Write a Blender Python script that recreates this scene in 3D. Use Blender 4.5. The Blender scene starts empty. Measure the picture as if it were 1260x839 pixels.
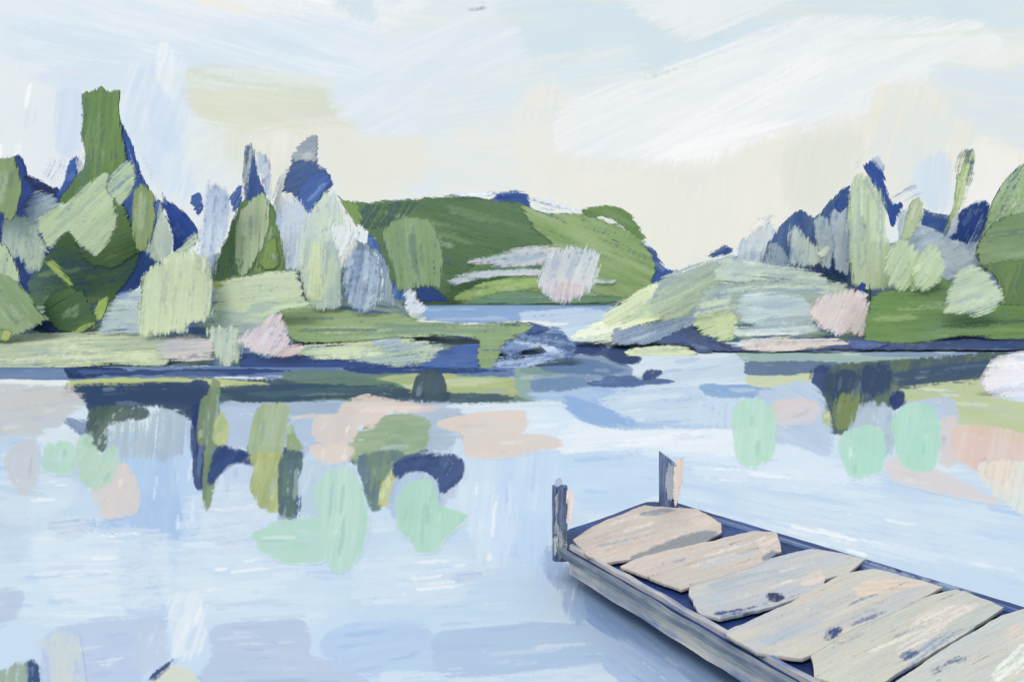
import bpy, bmesh, math, random
import numpy as np
from mathutils import Vector, Matrix, noise as mnoise
from mathutils.geometry import delaunay_2d_cdt

random.seed(7)
SC = bpy.context.scene
COL = SC.collection

# ------------------------------------------------------------------ camera
F, CX, HOR, EYE = 1000.0, 630.0, 364.0, 3.0      # focal length in photo pixels, centre column, horizon row, eye height
cam = bpy.data.cameras.new('camera'); cam_o = bpy.data.objects.new('camera', cam); COL.objects.link(cam_o)
cam_o.location = (0, 0, EYE); cam_o.rotation_euler = (math.radians(90), 0, 0)
cam.sensor_width = 36; cam.lens = 36*F/1260; cam.shift_y = -(419.5-HOR)/1260
cam.clip_start = .05; cam.clip_end = 8000
SC.camera = cam_o

# ------------------------------------------------------------------ light
W = bpy.data.worlds.new('World'); SC.world = W; W.use_nodes = True
nt = W.node_tree; nt.nodes.clear()
sky = nt.nodes.new('ShaderNodeTexSky'); sky.sky_type = 'NISHITA'; sky.sun_disc = False
SUN_EL, SUN_AZ = math.radians(46), math.radians(203)     # behind the viewer's left shoulder
sky.sun_elevation = SUN_EL; sky.sun_rotation = SUN_AZ
bg = nt.nodes.new('ShaderNodeBackground'); bg.inputs[1].default_value = .15
out = nt.nodes.new('ShaderNodeOutputWorld')
nt.links.new(sky.outputs[0], bg.inputs[0]); nt.links.new(bg.outputs[0], out.inputs[0])
sun = bpy.data.lights.new('sun', 'SUN'); sun.energy = 1.9; sun.angle = math.radians(28); sun.color = (1, .96, .9)
sun_o = bpy.data.objects.new('sun', sun); COL.objects.link(sun_o)
dvec = Vector((math.sin(SUN_AZ)*math.cos(SUN_EL), math.cos(SUN_AZ)*math.cos(SUN_EL), math.sin(SUN_EL)))
sun_o.rotation_euler = dvec.to_track_quat('Z', 'Y').to_euler(); sun_o.location = dvec*50
SC.view_settings.view_transform = 'Standard'; SC.view_settings.look = 'None'
SC.view_settings.exposure = 0; SC.view_settings.gamma = 1
SC.render.engine = 'CYCLES'
SC.cycles.transparent_max_bounces = 40; SC.cycles.max_bounces = 5; SC.cycles.diffuse_bounces = 4
SC.cycles.glossy_bounces = 3; SC.cycles.use_denoising = True

# ------------------------------------------------------------------ helpers
def lin(h):
    h = h.lstrip('#'); v = [int(h[i:i+2], 16)/255 for i in (0, 2, 4)]
    return [c/12.92 if c <= .04045 else ((c+.055)/1.055)**2.4 for c in v]

def tag(o, label=None, cat=None, group=None, kind=None):
    if label: o['label'] = label
    if cat: o['category'] = cat
    if group: o['group'] = group
    if kind: o['kind'] = kind
    return o

def paint_material(name, emit=False, rough=.55, bump=.18, soft=.10, ed=.21, base=.30, kd=.40):
    """Thick brushed pigment: colour, dryness and bristle streaks come from the stroke's own attributes."""
    m = bpy.data.materials.new(name); m.use_nodes = True
    t = m.node_tree; N = t.nodes; L = t.links; N.clear()
    def attr(n):
        a = N.new('ShaderNodeAttribute'); a.attribute_name = n; return a
    def math_(op, a, b=None, c=None, clamp=False):
        n = N.new('ShaderNodeMath'); n.operation = op; n.use_clamp = clamp
        for i, v in enumerate((a, b, c)):
            if v is None: continue
            if isinstance(v, (int, float)): n.inputs[i].default_value = v
            else: L.new(v, n.inputs[i])
        return n.outputs[0]
    st = attr('stroke'); br = N.new('ShaderNodeSeparateXYZ'); L.new(attr('brush').outputs['Vector'], br.inputs[0])
    dry, streak, op = br.outputs
    edge = attr('edge').outputs['Fac']
    def nz(sx, sy, detail, rgh=.6, off=0):
        mp = N.new('ShaderNodeMapping'); mp.inputs['Scale'].default_value = (sx, sy, 7.3); mp.inputs['Location'].default_value = (off, off*1.7, off)
        L.new(st.outputs['Vector'], mp.inputs[0])
        n = N.new('ShaderNodeTexNoise'); n.inputs['Scale'].default_value = 1; n.inputs['Detail'].default_value = detail
        n.inputs['Roughness'].default_value = rgh; L.new(mp.outputs[0], n.inputs['Vector'])
        return n.outputs['Fac']
    bristle = nz(.014, .30, 3, .65)
    grain = nz(.30, .55, 2, .7, 3)
    broad = nz(.010, .055, 3, .6, 9)
    cloudy = nz(.03, .045, 3, .65, 15)
    mix = math_('ADD', math_('MULTIPLY', bristle, .55), math_('ADD', math_('MULTIPLY', grain, .27), math_('MULTIPLY', cloudy, .18)))
    th = math_('ADD', math_('MULTIPLY_ADD', dry, kd, base), math_('MULTIPLY', math_('SUBTRACT', 1, edge), ed))
    al = math_('DIVIDE', math_('SUBTRACT', mix, th), soft, clamp=True)
    alpha = math_('MULTIPLY', al, op, clamp=True)
    # two pigments dragged through each other
    f = math_('ADD', math_('MULTIPLY', broad, .5), math_('ADD', math_('MULTIPLY', bristle, .32), math_('MULTIPLY', cloudy, .18)))
    f = math_('MULTIPLY', math_('DIVIDE', math_('SUBTRACT', f, .42), .2, clamp=True), streak, clamp=True)
    mc = N.new('ShaderNodeMixRGB'); L.new(f, mc.inputs[0]); L.new(attr('tint').outputs['Color'], mc.inputs[1]); L.new(attr('tint_two').outputs['Color'], mc.inputs[2])
    v = math_('ADD', .72, math_('ADD', math_('MULTIPLY', bristle, .34), math_('MULTIPLY', grain, .22)))
    if emit: v = math_('ADD', .94, math_('MULTIPLY', math_('ADD', bristle, grain), .06))
    vm = N.new('ShaderNodeVectorMath'); vm.operation = 'SCALE'; L.new(mc.outputs[0], vm.inputs[0]); L.new(v, vm.inputs['Scale'])
    o = N.new('ShaderNodeOutputMaterial')
    if emit:
        e = N.new('ShaderNodeEmission'); L.new(vm.outputs[0], e.inputs[0]); e.inputs[1].default_value = 1
        tr = N.new('ShaderNodeBsdfTransparent'); mx = N.new('ShaderNodeMixShader')
        L.new(alpha, mx.inputs[0]); L.new(tr.outputs[0], mx.inputs[1]); L.new(e.outputs[0], mx.inputs[2]); L.new(mx.outputs[0], o.inputs[0])
        m.cycles.emission_sampling = 'NONE'
    else:
        p = N.new('ShaderNodeBsdfPrincipled'); L.new(vm.outputs[0], p.inputs['Base Color']); L.new(alpha, p.inputs['Alpha'])
        p.inputs['Roughness'].default_value = rough; p.inputs['Specular IOR Level'].default_value = .25
        b = N.new('ShaderNodeBump'); b.inputs['Strength'].default_value = bump
        L.new(math_('MULTIPLY', attr('pxm').outputs['Fac'], 2.2), b.inputs['Distance'])
        L.new(math_('ADD', bristle, math_('MULTIPLY', grain, .4)), b.inputs['Height']); L.new(b.outputs[0], p.inputs['Normal'])
        L.new(p.outputs[0], o.inputs[0])
    return m

PAINT = paint_material('brushed_pigment')
PAINT_WATER = paint_material('brushed_pigment_on_water', rough=.45, bump=.1, soft=.08, ed=.14, base=.26, kd=.30)
PAINT_SKY = paint_material('sky_brushwork', emit=True, soft=.18, ed=.24, base=.13, kd=.5)

KV, KH = 1.0, 1.0     # albedo per displayed value, upright / lying surfaces (filled in below)

class S:
    """One brush stroke: traced outline, pigment, brush direction (degrees, counter-clockwise in view), dryness."""
    def __init__(s, pts, col, ang=90, dry=.15, c2=None, st=.5, op=1, rag=1, dd=0):
        s.p = [tuple(float(v) for v in q.split(',')) for q in pts.split()]
        s.col, s.c2 = col, c2 or col
        s.ang, s.dry, s.st, s.op, s.rag, s.dd = ang, dry, (st if c2 else 0), op, rag, dd
        if c2 is None: s.shade = True
        else: s.shade = False

def outline(s, seed):
    P = np.array(s.p); n = len(P); res = []; tn = getattr(s, 'tn', .3)
    per = sum(np.linalg.norm(P[(i+1) % n]-P[i]) for i in range(n)); stepl = max(2.2, per/190)
    for i in range(n):                                    # closed Catmull-Rom, kept tight
        p0, p1, p2, p3 = P[i-1], P[i], P[(i+1) % n], P[(i+2) % n]
        k = max(2, int(np.linalg.norm(p2-p1)/stepl))
        for j in range(k):
            t = j/k; tt = tn
            m1, m2 = (p2-p0)*tt, (p3-p1)*tt
            l = np.linalg.norm(p2-p1)
            for m in (m1, m2):
                q = np.linalg.norm(m)
                if q > l: m *= l/q
            res.append((2*t**3-3*t*t+1)*p1+(t**3-2*t*t+t)*m1+(-2*t**3+3*t*t)*p2+(t**3-t*t)*m2)
    R = np.array(res); n = len(R)
    T = np.roll(R, -1, 0)-np.roll(R, 1, 0); T /= np.linalg.norm(T, axis=1)[:, None]+1e-9
    Nn = np.stack([T[:, 1], -T[:, 0]], 1)
    a = math.radians(s.ang); b = np.array([math.cos(a), -math.sin(a)])
    al = np.abs(Nn@b)**3
    for i in range(n):
        q = R[i]
        w = mnoise.noise(Vector((q[0]*.07, q[1]*.07, seed)))*1.6 + mnoise.noise(Vector((q[0]*.35, q[1]*.35, seed+9)))*(.6+1.5*al[i])
        R[i] = q+Nn[i]*w*s.rag
    if getattr(s, 'grow', 0):
        sg = 1 if (R[:, 0]*np.roll(R[:, 1], -1)-np.roll(R[:, 0], -1)*R[:, 1]).sum() > 0 else -1
        R = R+Nn*sg*s.grow
    return R

class Painter:
    """Collects strokes into the arrays of one mesh."""
    def __init__(s, K=(1, 1, 1), ew=5.0): s.ew = ew; s.V, s.Fc, s.A, s.nv, s.K = [], [], {k: [] for k in ('tint', 'tint_two', 'brush', 'stroke', 'edge', 'pxm')}, 0, K
    def add(s, st, place, thick=None, pxm=.02, g=None, paint=None):
        """place(px, py) -> point on the surface; thick(e, size) -> (front, back) offsets in metres along the view axis"""
        seed = random.random()*50
        R = outline(st, seed); n = len(R)
        lo, hi = R.min(0), R.max(0); size = min(hi-lo)
        g = g or max(3.0, max(hi-lo)/24)
        xs, ys = np.meshgrid(np.arange(lo[0]+g/2, hi[0], g), np.arange(lo[1]+g/2, hi[1], g))
        G = np.stack([xs.ravel(), ys.ravel()], 1)
        def edist(Q):
            A = R; B = np.roll(R, -1, 0); d = B-A; L2 = (d**2).sum(1)+1e-9
            t = np.clip(((Q[:, None]-A)*d).sum(2)/L2, 0, 1)
            return np.sqrt((((Q[:, None]-(A+t[..., None]*d))**2).sum(2)).min(1))
        if len(G):
            D = edist(G); G = G[D > g*.45]
        pts = [Vector(p) for p in R]+[Vector(p) for p in G]
        ov, _, of, _, _, _ = delaunay_2d_cdt(pts, [], [list(range(n))], 1, 1e-4)
        if not of: return
        Q = np.array([(v.x, v.y) for v in ov]); E = edist(Q)
        a = math.radians(st.ang); b = np.array([math.cos(a), -math.sin(a)]); c = np.array([b[1], -b[0]])
        U, Vv = Q@b, Q@c
        e = np.clip(E/min(getattr(st, 'ew', s.ew), size*.22), 0, 1)
        base = np.array([place(x, y) for x, y in Q])
        cen = np.array([0, 0, EYE])
        prof = np.clip(E/(size*.45+1e-6), 0, 1)**.8
        sheets = [(0, False)]
        if thick:
            ft, bt = thick
            sheets = [(-ft*size*pxm, False), (bt*size*pxm, True)]
        for off, flip in sheets:
            P = base.copy(); P[:, 1] += off*prof
            k0 = s.nv
            s.V.append(P); s.nv += len(P)
            for f in of:
                idx = [k0+i for i in f]
                s.Fc.append(idx[::-1] if flip else idx)
            one = np.ones(len(P))
            t1, t2 = [np.array(lin(c_))*np.array(s.K) for c_ in (st.col, st.c2)]
            if st.shade: t2 = np.array(lin(st.col))*np.array(s.K)
            if paint is not None:
                xs_, ys_, C_ = paint
                cc = np.minimum(.93, C_[np.clip(np.searchsorted(ys_, Q[:, 1]), 0, len(ys_)-1), np.clip(np.searchsorted(xs_, Q[:, 0]), 0, len(xs_)-1)]*np.array(s.K)*(1.3 if hasattr(st, 'ew') else 1))
                s.A['tint'].append(np.column_stack([cc, one])); s.A['tint_two'].append(np.column_stack([cc, one]))
            else:
                s.A['tint'].append(np.column_stack([np.outer(one, t1), one])); s.A['tint_two'].append(np.column_stack([np.outer(one, t2), one]))
            s.A['brush'].append(np.outer(one, [st.dry, st.st, st.op]))
            s.A['stroke'].append(np.column_stack([U, Vv, one*seed])); s.A['edge'].append(e); s.A['pxm'].append(one*pxm)
    def build(s, name, mat, parent=None, origin=(0, 0, 0), smooth=True):
        V = np.concatenate(s.V)-np.array(origin)
        me = bpy.data.meshes.new(name); me.from_pydata(V.tolist(), [], s.Fc); me.update()
        for k, (typ, fld, dim) in {'tint': ('FLOAT_COLOR', 'color', 4), 'tint_two': ('FLOAT_COLOR', 'color', 4), 'brush': ('FLOAT_VECTOR', 'vector', 3),
                                   'stroke': ('FLOAT_VECTOR', 'vector', 3), 'edge': ('FLOAT', 'value', 1), 'pxm': ('FLOAT', 'value', 1)}.items():
            at = me.attributes.new(k, typ, 'POINT'); at.data.foreach_set(fld, np.concatenate(s.A[k]).astype(np.float32).ravel())
        me.materials.append(mat)
        if smooth: me.polygons.foreach_set('use_smooth', [True]*len(me.polygons))
        o = bpy.data.objects.new(name, me); COL.objects.link(o)
        if parent: o.parent = parent
        else: o.location = origin
        return o

def inside(p, P):
    c = False; n = len(P)
    for i in range(n):
        (x1, y1), (x2, y2) = P[i-1], P[i]
        if (y1 > p[1]) != (y2 > p[1]) and p[0] < (x2-x1)*(p[1]-y1)/(y2-y1)+x1: c = not c
    return c
def mixhex(a, b, t):
    va = [int(a.lstrip('#')[i:i+2], 16) for i in (0, 2, 4)]; vb = [int(b.lstrip('#')[i:i+2], 16) for i in (0, 2, 4)]
    return '#%02x%02x%02x' % tuple(int(p+(q-p)*t) for p, q in zip(va, vb))
def bristle_marks(s, n, rr, tones=(('#ffffff', .22), ('#5f7cae', .22), ('#f0e6c8', .15), ('#2f4a80', .18)), wid=(1.2, 4.2), ln=(.25, .8), dry=(.25, .5)):
    """thin drags of other pigment inside one stroke, along its brush direction"""
    P = s.p; xs = [q[0] for q in P]; ys = [q[1] for q in P]; a = math.radians(s.ang); b = (math.cos(a), -math.sin(a)); c = (b[1], -b[0])
    us = [q[0]*b[0]+q[1]*b[1] for q in P]; L = max(us)-min(us); out = []
    for _ in range(n*12):
        if len(out) >= n: break
        q = (rr.uniform(min(xs), max(xs)), rr.uniform(min(ys), max(ys)))
        h = L*rr.uniform(*ln)/2; w = rr.uniform(*wid)
        if not all(inside((q[0]+b[0]*h*k, q[1]+b[1]*h*k), P) for k in (-1.1, 0, 1.1)): continue
        cv = rr.uniform(-.08, .08)*h
        pts = [(-h, 0), (-h*.5, -w), (h*.4, -w), (h, -w*.2), (h*.5, w), (-h*.6, w)]
        t = ' '.join('%.1f,%.1f' % (q[0]+b[0]*u+c[0]*(v+cv*(u/h)**2), q[1]+b[1]*u+c[1]*(v+cv*(u/h)**2)) for u, v in pts)
        tone, f = rr.choice(tones)
        out.append(S(t, mixhex(s.col, tone, f*rr.uniform(.5, 1.2)), s.ang, rr.uniform(*dry), rag=.4))
    return out

# --- strokes blended wet-in-wet into ONE surface (the lake's skin, the sky): pigment mixes instead of lying in sheets
_T = np.random.RandomState(5).rand(256, 256)
def vnoise(u, v, oct_=3, g=.6):
    tot = 0; amp = 1; s_ = 0
    for o in range(oct_):
        iu, iv = np.floor(u).astype(int), np.floor(v).astype(int); fu, fv = u-iu, v-iv
        fu = fu*fu*(3-2*fu); fv = fv*fv*(3-2*fv)
        a_, b_, c_, d_ = _T[iu & 255, iv & 255], _T[(iu+1) & 255, iv & 255], _T[iu & 255, (iv+1) & 255], _T[(iu+1) & 255, (iv+1) & 255]
        tot = tot+amp*((a_*(1-fu)+b_*fu)*(1-fv)+(c_*(1-fu)+d_*fu)*fv); s_ += amp; amp *= g; u = u*2.03+17.3; v = v*2.03+9.1
    return .5+(tot/s_-.5)*.78
def box(m, r):
    for ax in (0, 1):
        for _ in range(2):
            p = np.pad(m, [(r+1, r) if k == ax else (0, 0) for k in (0, 1)], mode='edge'); c = np.cumsum(p, ax)
            n = m.shape[ax]; m = (np.take(c, range(2*r+1, 2*r+1+n), ax)-np.take(c, range(0, n), ax))/(2*r+1)
    return m
def blend(strokes, xs, ys, base, feather, soft, ed, b0, kd, K=(1, 1, 1), vary=(.9, .2), C0=None):
    C = C0 if C0 is not None else np.ones((len(ys), len(xs), 3))*np.array(lin(base))*np.array(K)
    for s in strokes:
        seed = random.random()*200
        R = outline(s, seed % 50); lo, hi = R.min(0)-feather*2, R.max(0)+feather*2
        i0, i1 = np.searchsorted(xs, lo[0]), np.searchsorted(xs, hi[0]); j0, j1 = np.searchsorted(ys, lo[1]), np.searchsorted(ys, hi[1])
        if i1-i0 < 2 or j1-j0 < 2: continue
        X, Y = np.meshgrid(xs[i0:i1], ys[j0:j1])
        M = np.zeros(X.shape, bool); yy = ys[j0:j1]
        for (x1, y1), (x2, y2) in zip(R, np.roll(R, -1, 0)):
            if y1 == y2: continue
            rows = np.where((y1 > yy) != (y2 > yy))[0]
            if len(rows):
                xc = x1+(yy[rows]-y1)*(x2-x1)/(y2-y1); M[rows] ^= X[rows] < xc[:, None]
        size = min(hi-lo)-feather*4; fr = max(1, int(min(feather, size*.2)/1.3))
        Mb = box(M.astype(float), fr); e = np.clip(Mb*1.6-.35, 0, 1)
        a = math.radians(s.ang); U = X*math.cos(a)-Y*math.sin(a); V = -X*math.sin(a)-Y*math.cos(a)
        warp = (vnoise(U*.006+seed, V*.01, 2)-.5)*30
        br = vnoise(U*.014+seed, (V+warp*.4)*.30); gr = vnoise(U*.30+seed, V*.55+5, 2); bd = vnoise(U*.010+seed, (V+warp)*.055+9); cl = vnoise(U*.03+seed, V*.045+15)
        mix = .55*br+.27*gr+.18*cl
        al = np.clip((mix-(b0+kd*s.dry+ed*(1-e)))/soft, 0, 1)*np.clip(e*4, 0, 1)*s.op
        f = np.clip((.5*bd+.32*br+.18*cl-.42)/.2, 0, 1)*s.st
        c1, c2 = np.array(lin(s.col))*np.array(K), np.array(lin(s.c2))*np.array(K)
        col = (c1+(c2-c1)*f[..., None])*(vary[0]+vary[1]*(.6*br+.4*gr))[..., None]
        C[j0:j1, i0:i1] = C[j0:j1, i0:i1]*(1-al[..., None])+col*al[..., None]
    return C
def skin_mesh(name, P, Cc, mat):
    ny, nx = P.shape[:2]; me = bpy.data.meshes.new(name); me.vertices.add(nx*ny)
    me.vertices.foreach_set('co', P.reshape(-1).astype(np.float32))
    I = np.arange(nx*ny).reshape(ny, nx); Q = np.stack([I[:-1, :-1], I[1:, :-1], I[1:, 1:], I[:-1, 1:]], -1).reshape(-1)
    nf = len(Q)//4; me.loops.add(len(Q)); me.polygons.add(nf)
    me.loops.foreach_set('vertex_index', Q.astype(np.int32)); me.polygons.foreach_set('loop_start', np.arange(0, nf*4, 4, dtype=np.int32))
    me.polygons.foreach_set('use_smooth', np.ones(nf, bool)); me.update(calc_edges=True)
    at = me.attributes.new('pigment', 'FLOAT_COLOR', 'POINT'); at.data.foreach_set('color', np.concatenate([Cc, np.ones((ny, nx, 1))], 2).reshape(-1).astype(np.float32))
    me.materials.append(mat); o = bpy.data.objects.new(name, me); COL.objects.link(o); return o
def pigment_mat(name, emit, src='pigment'):
    m = bpy.data.materials.new(name); m.use_nodes = True; N = m.node_tree.nodes; L = m.node_tree.links; N.clear()
    at = N.new('ShaderNodeAttribute'); at.attribute_name = src; o = N.new('ShaderNodeOutputMaterial')
    if emit:
        e = N.new('ShaderNodeEmission'); L.new(at.outputs['Color'], e.inputs[0]); L.new(e.outputs[0], o.inputs[0]); m.cycles.emission_sampling = 'NONE'
    else:
        p = N.new('ShaderNodeBsdfPrincipled'); L.new(at.outputs['Color'], p.inputs['Base Color']); p.inputs['Roughness'].default_value = .65
        p.inputs['IOR'].default_value = 1.33; p.inputs['Specular IOR Level'].default_value = .08
        tc = N.new('ShaderNodeTexCoord'); mp = N.new('ShaderNodeMapping'); mp.inputs['Scale'].default_value = (1.2, 7, 1); n = N.new('ShaderNodeTexNoise')
        n.inputs['Scale'].default_value = 1; n.inputs['Detail'].default_value = 3; L.new(tc.outputs['Object'], mp.inputs[0]); L.new(mp.outputs[0], n.inputs['Vector'])
        b = N.new('ShaderNodeBump'); b.inputs['Strength'].default_value = .25; b.inputs['Distance'].default_value = .01
        L.new(n.outputs['Fac'], b.inputs['Height']); L.new(b.outputs[0], p.inputs['Normal']); L.new(p.outputs[0], o.inputs[0])
    return m
def axis(lo, a, b, hi, fine, coarse):
    return np.concatenate([np.arange(lo, a, coarse), np.arange(a, b, fine), np.arange(b, hi, coarse)])

def upright(d, gx=0, gy=0, cx=0, cy=0):
    def f(px, py):
        dd = d+gx*(px-cx)+gy*(py-cy)
        return ((px-CX)*dd/F, dd, EYE-(py-HOR)*dd/F)
    return f
def lying(z):
    def f(px, py):
        d = (EYE-z)*F/max(py-HOR, 2)
        return ((px-CX)*d/F, d, z)
    return f
def dome(r):
    def f(px, py):
        v = Vector(((px-CX)/F, 1, -(py-HOR)/F)).normalized()*r
        return (v.x, v.y, v.z+EYE)
    return f

def plain_mat(name, col, col2=None, scale=3, rough=.7, stretch=(1, 1, 1), spec=.3, bump=.3):
    m = bpy.data.materials.new(name); m.use_nodes = True; N = m.node_tree.nodes; L = m.node_tree.links
    p = N['Principled BSDF']; p.inputs['Roughness'].default_value = rough; p.inputs['Specular IOR Level'].default_value = spec
    tc = N.new('ShaderNodeTexCoord'); mp = N.new('ShaderNodeMapping'); mp.inputs['Scale'].default_value = stretch
    n = N.new('ShaderNodeTexNoise'); n.inputs['Scale'].default_value = scale; n.inputs['Detail'].default_value = 4
    L.new(tc.outputs['Object'], mp.inputs[0]); L.new(mp.outputs[0], n.inputs['Vector'])
    r = N.new('ShaderNodeValToRGB'); r.color_ramp.elements[0].position = .36; r.color_ramp.elements[1].position = .64
    r.color_ramp.elements[0].color = (*lin(col), 1); r.color_ramp.elements[1].color = (*lin(col2 or col), 1)
    L.new(n.outputs['Fac'], r.inputs[0]); L.new(r.outputs[0], p.inputs['Base Color'])
    b = N.new('ShaderNodeBump'); b.inputs['Strength'].default_value = bump; b.inputs['Distance'].default_value = .05
    L.new(n.outputs['Fac'], b.inputs['Height']); L.new(b.outputs[0], p.inputs['Normal'])
    return m

def mesh_obj(name, bm, mat, parent=None, smooth=False):
    me = bpy.data.meshes.new(name); bm.to_mesh(me); bm.free(); me.materials.append(mat)
    if smooth: me.polygons.foreach_set('use_smooth', [True]*len(me.polygons))
    o = bpy.data.objects.new(name, me); COL.objects.link(o); o.parent = parent
    return o


# ================================================================== SKY
def sky_stroke_list():
    L = [
    S('-700,-500 2000,-500 2000,420 -700,420', '#dfe9ef', -8, 0, '#e8ebe6', .8, rag=0),
    S('-80,-20 420,-20 480,60 420,120 200,90 -80,70', '#dce9f4', -18, .2, '#e9f0f5'),
    S('620,-30 1350,-30 1350,30 1050,36 900,50 800,92 700,90 640,70', '#d3e4ed', 4, .1, '#dde8e8'),
    S('-60,70 60,86 82,150 72,190 44,236 -60,230', '#e6edf1', 80, .15, '#dbe6ef'),
    S('160,-20 540,-20 500,30 470,44 400,26 220,24', '#eff3f5', -12, .35, '#e2ebf2'),
    S('10,28 200,20 400,52 476,92 412,112 230,90 100,78 0,84', '#d3e3f1', -14, .35, '#e6eff5', .9),
    S('20,92 110,70 230,66 330,90 330,110 210,120 90,118', '#cfe0f2', -6, .45, '#e2ecf4'),
    S('72,108 104,118 100,172 86,196 70,182', '#cbdcf1', 84, .1, '#dbe7f3'),
    S('60,82 150,80 172,98 110,110 66,106', '#d2e2f3', 10, .35, '#e3edf5'),
    S('150,88 232,78 238,150 270,190 262,232 226,246 198,244 172,200 150,146', '#d0e1f2', 75, .15, '#e3edf5', .9),
    S('196,50 214,60 214,92 204,120 190,90', '#edf3f7', 80, .4),
    S('176,120 206,110 226,160 214,196 190,180', '#c9dcf1', 78, .45, '#e6eff6'),
    S('228,150 300,160 306,228 250,240 224,196', '#dfe8ea', 30, .25, '#e9eee9'),
    S('228,86 300,86 400,104 414,130 438,150 434,168 400,180 350,170 300,162 240,142', '#d6dbc2', -8, .12, '#dfe1cb', .9),
    S('256,160 300,152 360,160 352,200 330,236 302,226 286,206', '#dcdfcc', 85, .35, '#e7e8db'),
    S('300,168 420,150 440,176 528,164 530,214 470,240 426,250 404,206 372,168 352,204 338,244 330,210', '#e0e0cd', 6, .1, '#e4e5d8', .8),
    S('332,166 366,162 362,196 350,226 338,246 330,214', '#e6e6da', 80, .25, '#d8dccd', .9),
    S('400,92 424,112 480,58 620,16 646,108 524,160 440,160 412,132', '#dce8f1', 26, .1, '#e6eef3', .8),
    S('404,6 420,-10 456,-10 474,36 444,28', '#cbdde8', 55, .4, '#dfeaf0'),
    S('522,112 640,80 780,58 802,112 702,116 684,190 560,224 528,190', '#dbe8ef', 8, .2, '#e6ecea', .8),
    S('560,214 640,196 760,210 860,228 820,300 780,280 700,262 600,246', '#e4e8d3', 80, .4), S('150,96 300,84 420,96 400,110 240,112', '#dfe9e6', -8, .5),
    S('526,180 600,150 700,160 706,200 680,236 640,244 560,242 528,232', '#e5e5d8', 0, .2, '#dfe7e8', .9),
    S('630,110 704,104 710,206 660,236 630,200', '#e8e4d6', 80, .35, '#dfe8ea'),
    S('760,30 900,26 890,60 820,84 790,90 786,60', '#cfe1ea', 10, .3, '#dde9ee'),
    S('690,130 800,95 900,58 1000,26 1210,34 1230,96 1100,130 1020,156 900,184 830,208 780,212 704,204 686,166', '#e9eef1', 22, .1, '#f2f4f5', .9),
    S('760,190 900,110 990,66 1080,46 1020,96 940,140 900,170 830,204', '#f4f6f7', 28, .45),
    S('806,192 870,168 930,150 990,150 960,176 900,196 850,212 812,210', '#f8f9fa', 14, .25),
    S('690,198 850,204 930,176 1050,144 1084,156 1072,204 1034,238 990,270 940,292 900,302 852,326 826,332 800,292 780,264 742,246 664,228', '#e6e5d5', 72, .1, '#e2e4da', .8),
    
    S('706,216 790,214 800,262 770,260 740,246 668,230', '#e9e6d8', 20, .2, '#e1e6e2'),
    S('782,232 806,216 836,222 856,262 850,306 830,328 812,318 800,284', '#e4e6d3', 78, .1, '#e8e7da'),
    S('852,238 882,220 906,236 914,282 892,312 862,312 848,280', '#e3e5d3', 82, .1, '#e9e9dd'),
    S('890,230 940,180 966,176 968,250 960,276 920,298 906,270', '#ebe6d4', 84, .12, '#e4e5d8'),
    S('960,188 1010,168 1062,156 1052,204 1022,246 986,268 966,240', '#dfe4db', 80, .12, '#e7e6da'),
    S('780,94 850,78 900,68 902,74 850,88 790,102', '#c3d3ca', 12, .55),
    S('786,56 792,64 796,82 850,80 800,92 786,86', '#bfd3dd', 12, .5),
    S('570,12 590,9 597,-4 599,10 580,15', '#8ca2b2', 10, .25),
    S('1030,46 1130,40 1260,30 1300,30 1300,38 1140,50 1050,52', '#d2dccb', 3, .5),
    S('1076,110 1300,80 1300,210 1200,184 1150,262 1094,244 1074,190', '#e2e7e4', 74, .15, '#ece9dc', .9),
    S('1150,60 1300,50 1300,150 1180,130', '#eceae0', 30, .45, '#e2e8ea'),
    S('1128,198 1166,188 1172,250 1150,268 1128,246', '#cddff1', 84, .2, '#dde8f0'),
    S('1184,184 1212,172 1262,178 1262,206 1226,236 1218,262 1180,262', '#f2f1ec', 84, .12, '#ecebe0'),
    S('1196,170 1280,158 1280,200 1250,196', '#e9e6da', 20, .3),
    ]
    # the sky goes on past the picture: broad random sweeps
    rr = random.Random(3)
    for k in range(60):
        x = rr.choice([rr.uniform(-700, -100), rr.uniform(1350, 1990), rr.uniform(-400, 1600)]); y = rr.uniform(-480, -60) if -100 < x < 1350 else rr.uniform(-480, 300)
        w, h, a = rr.uniform(120, 260), rr.uniform(40, 90), rr.uniform(-25, 30)
        ca, sa = math.cos(math.radians(a)), -math.sin(math.radians(a))
        pts = ' '.join('%.0f,%.0f' % (x+u*w*ca-v*h*sa, y+u*w*sa+v*h*ca) for u, v in ((-1, -.6), (-.4, -1), (.6, -.9), (1, 0), (.5, .9), (-.6, 1)))
        L.append(S(pts, rr.choice(['#d6e5f1', '#e8eef1', '#e3e6da', '#dde8ee', '#eef1f2']), a, .25, rr.choice(['#e6eef3', '#dfe9ef', '#e9e8dc'])))
    return L

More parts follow.
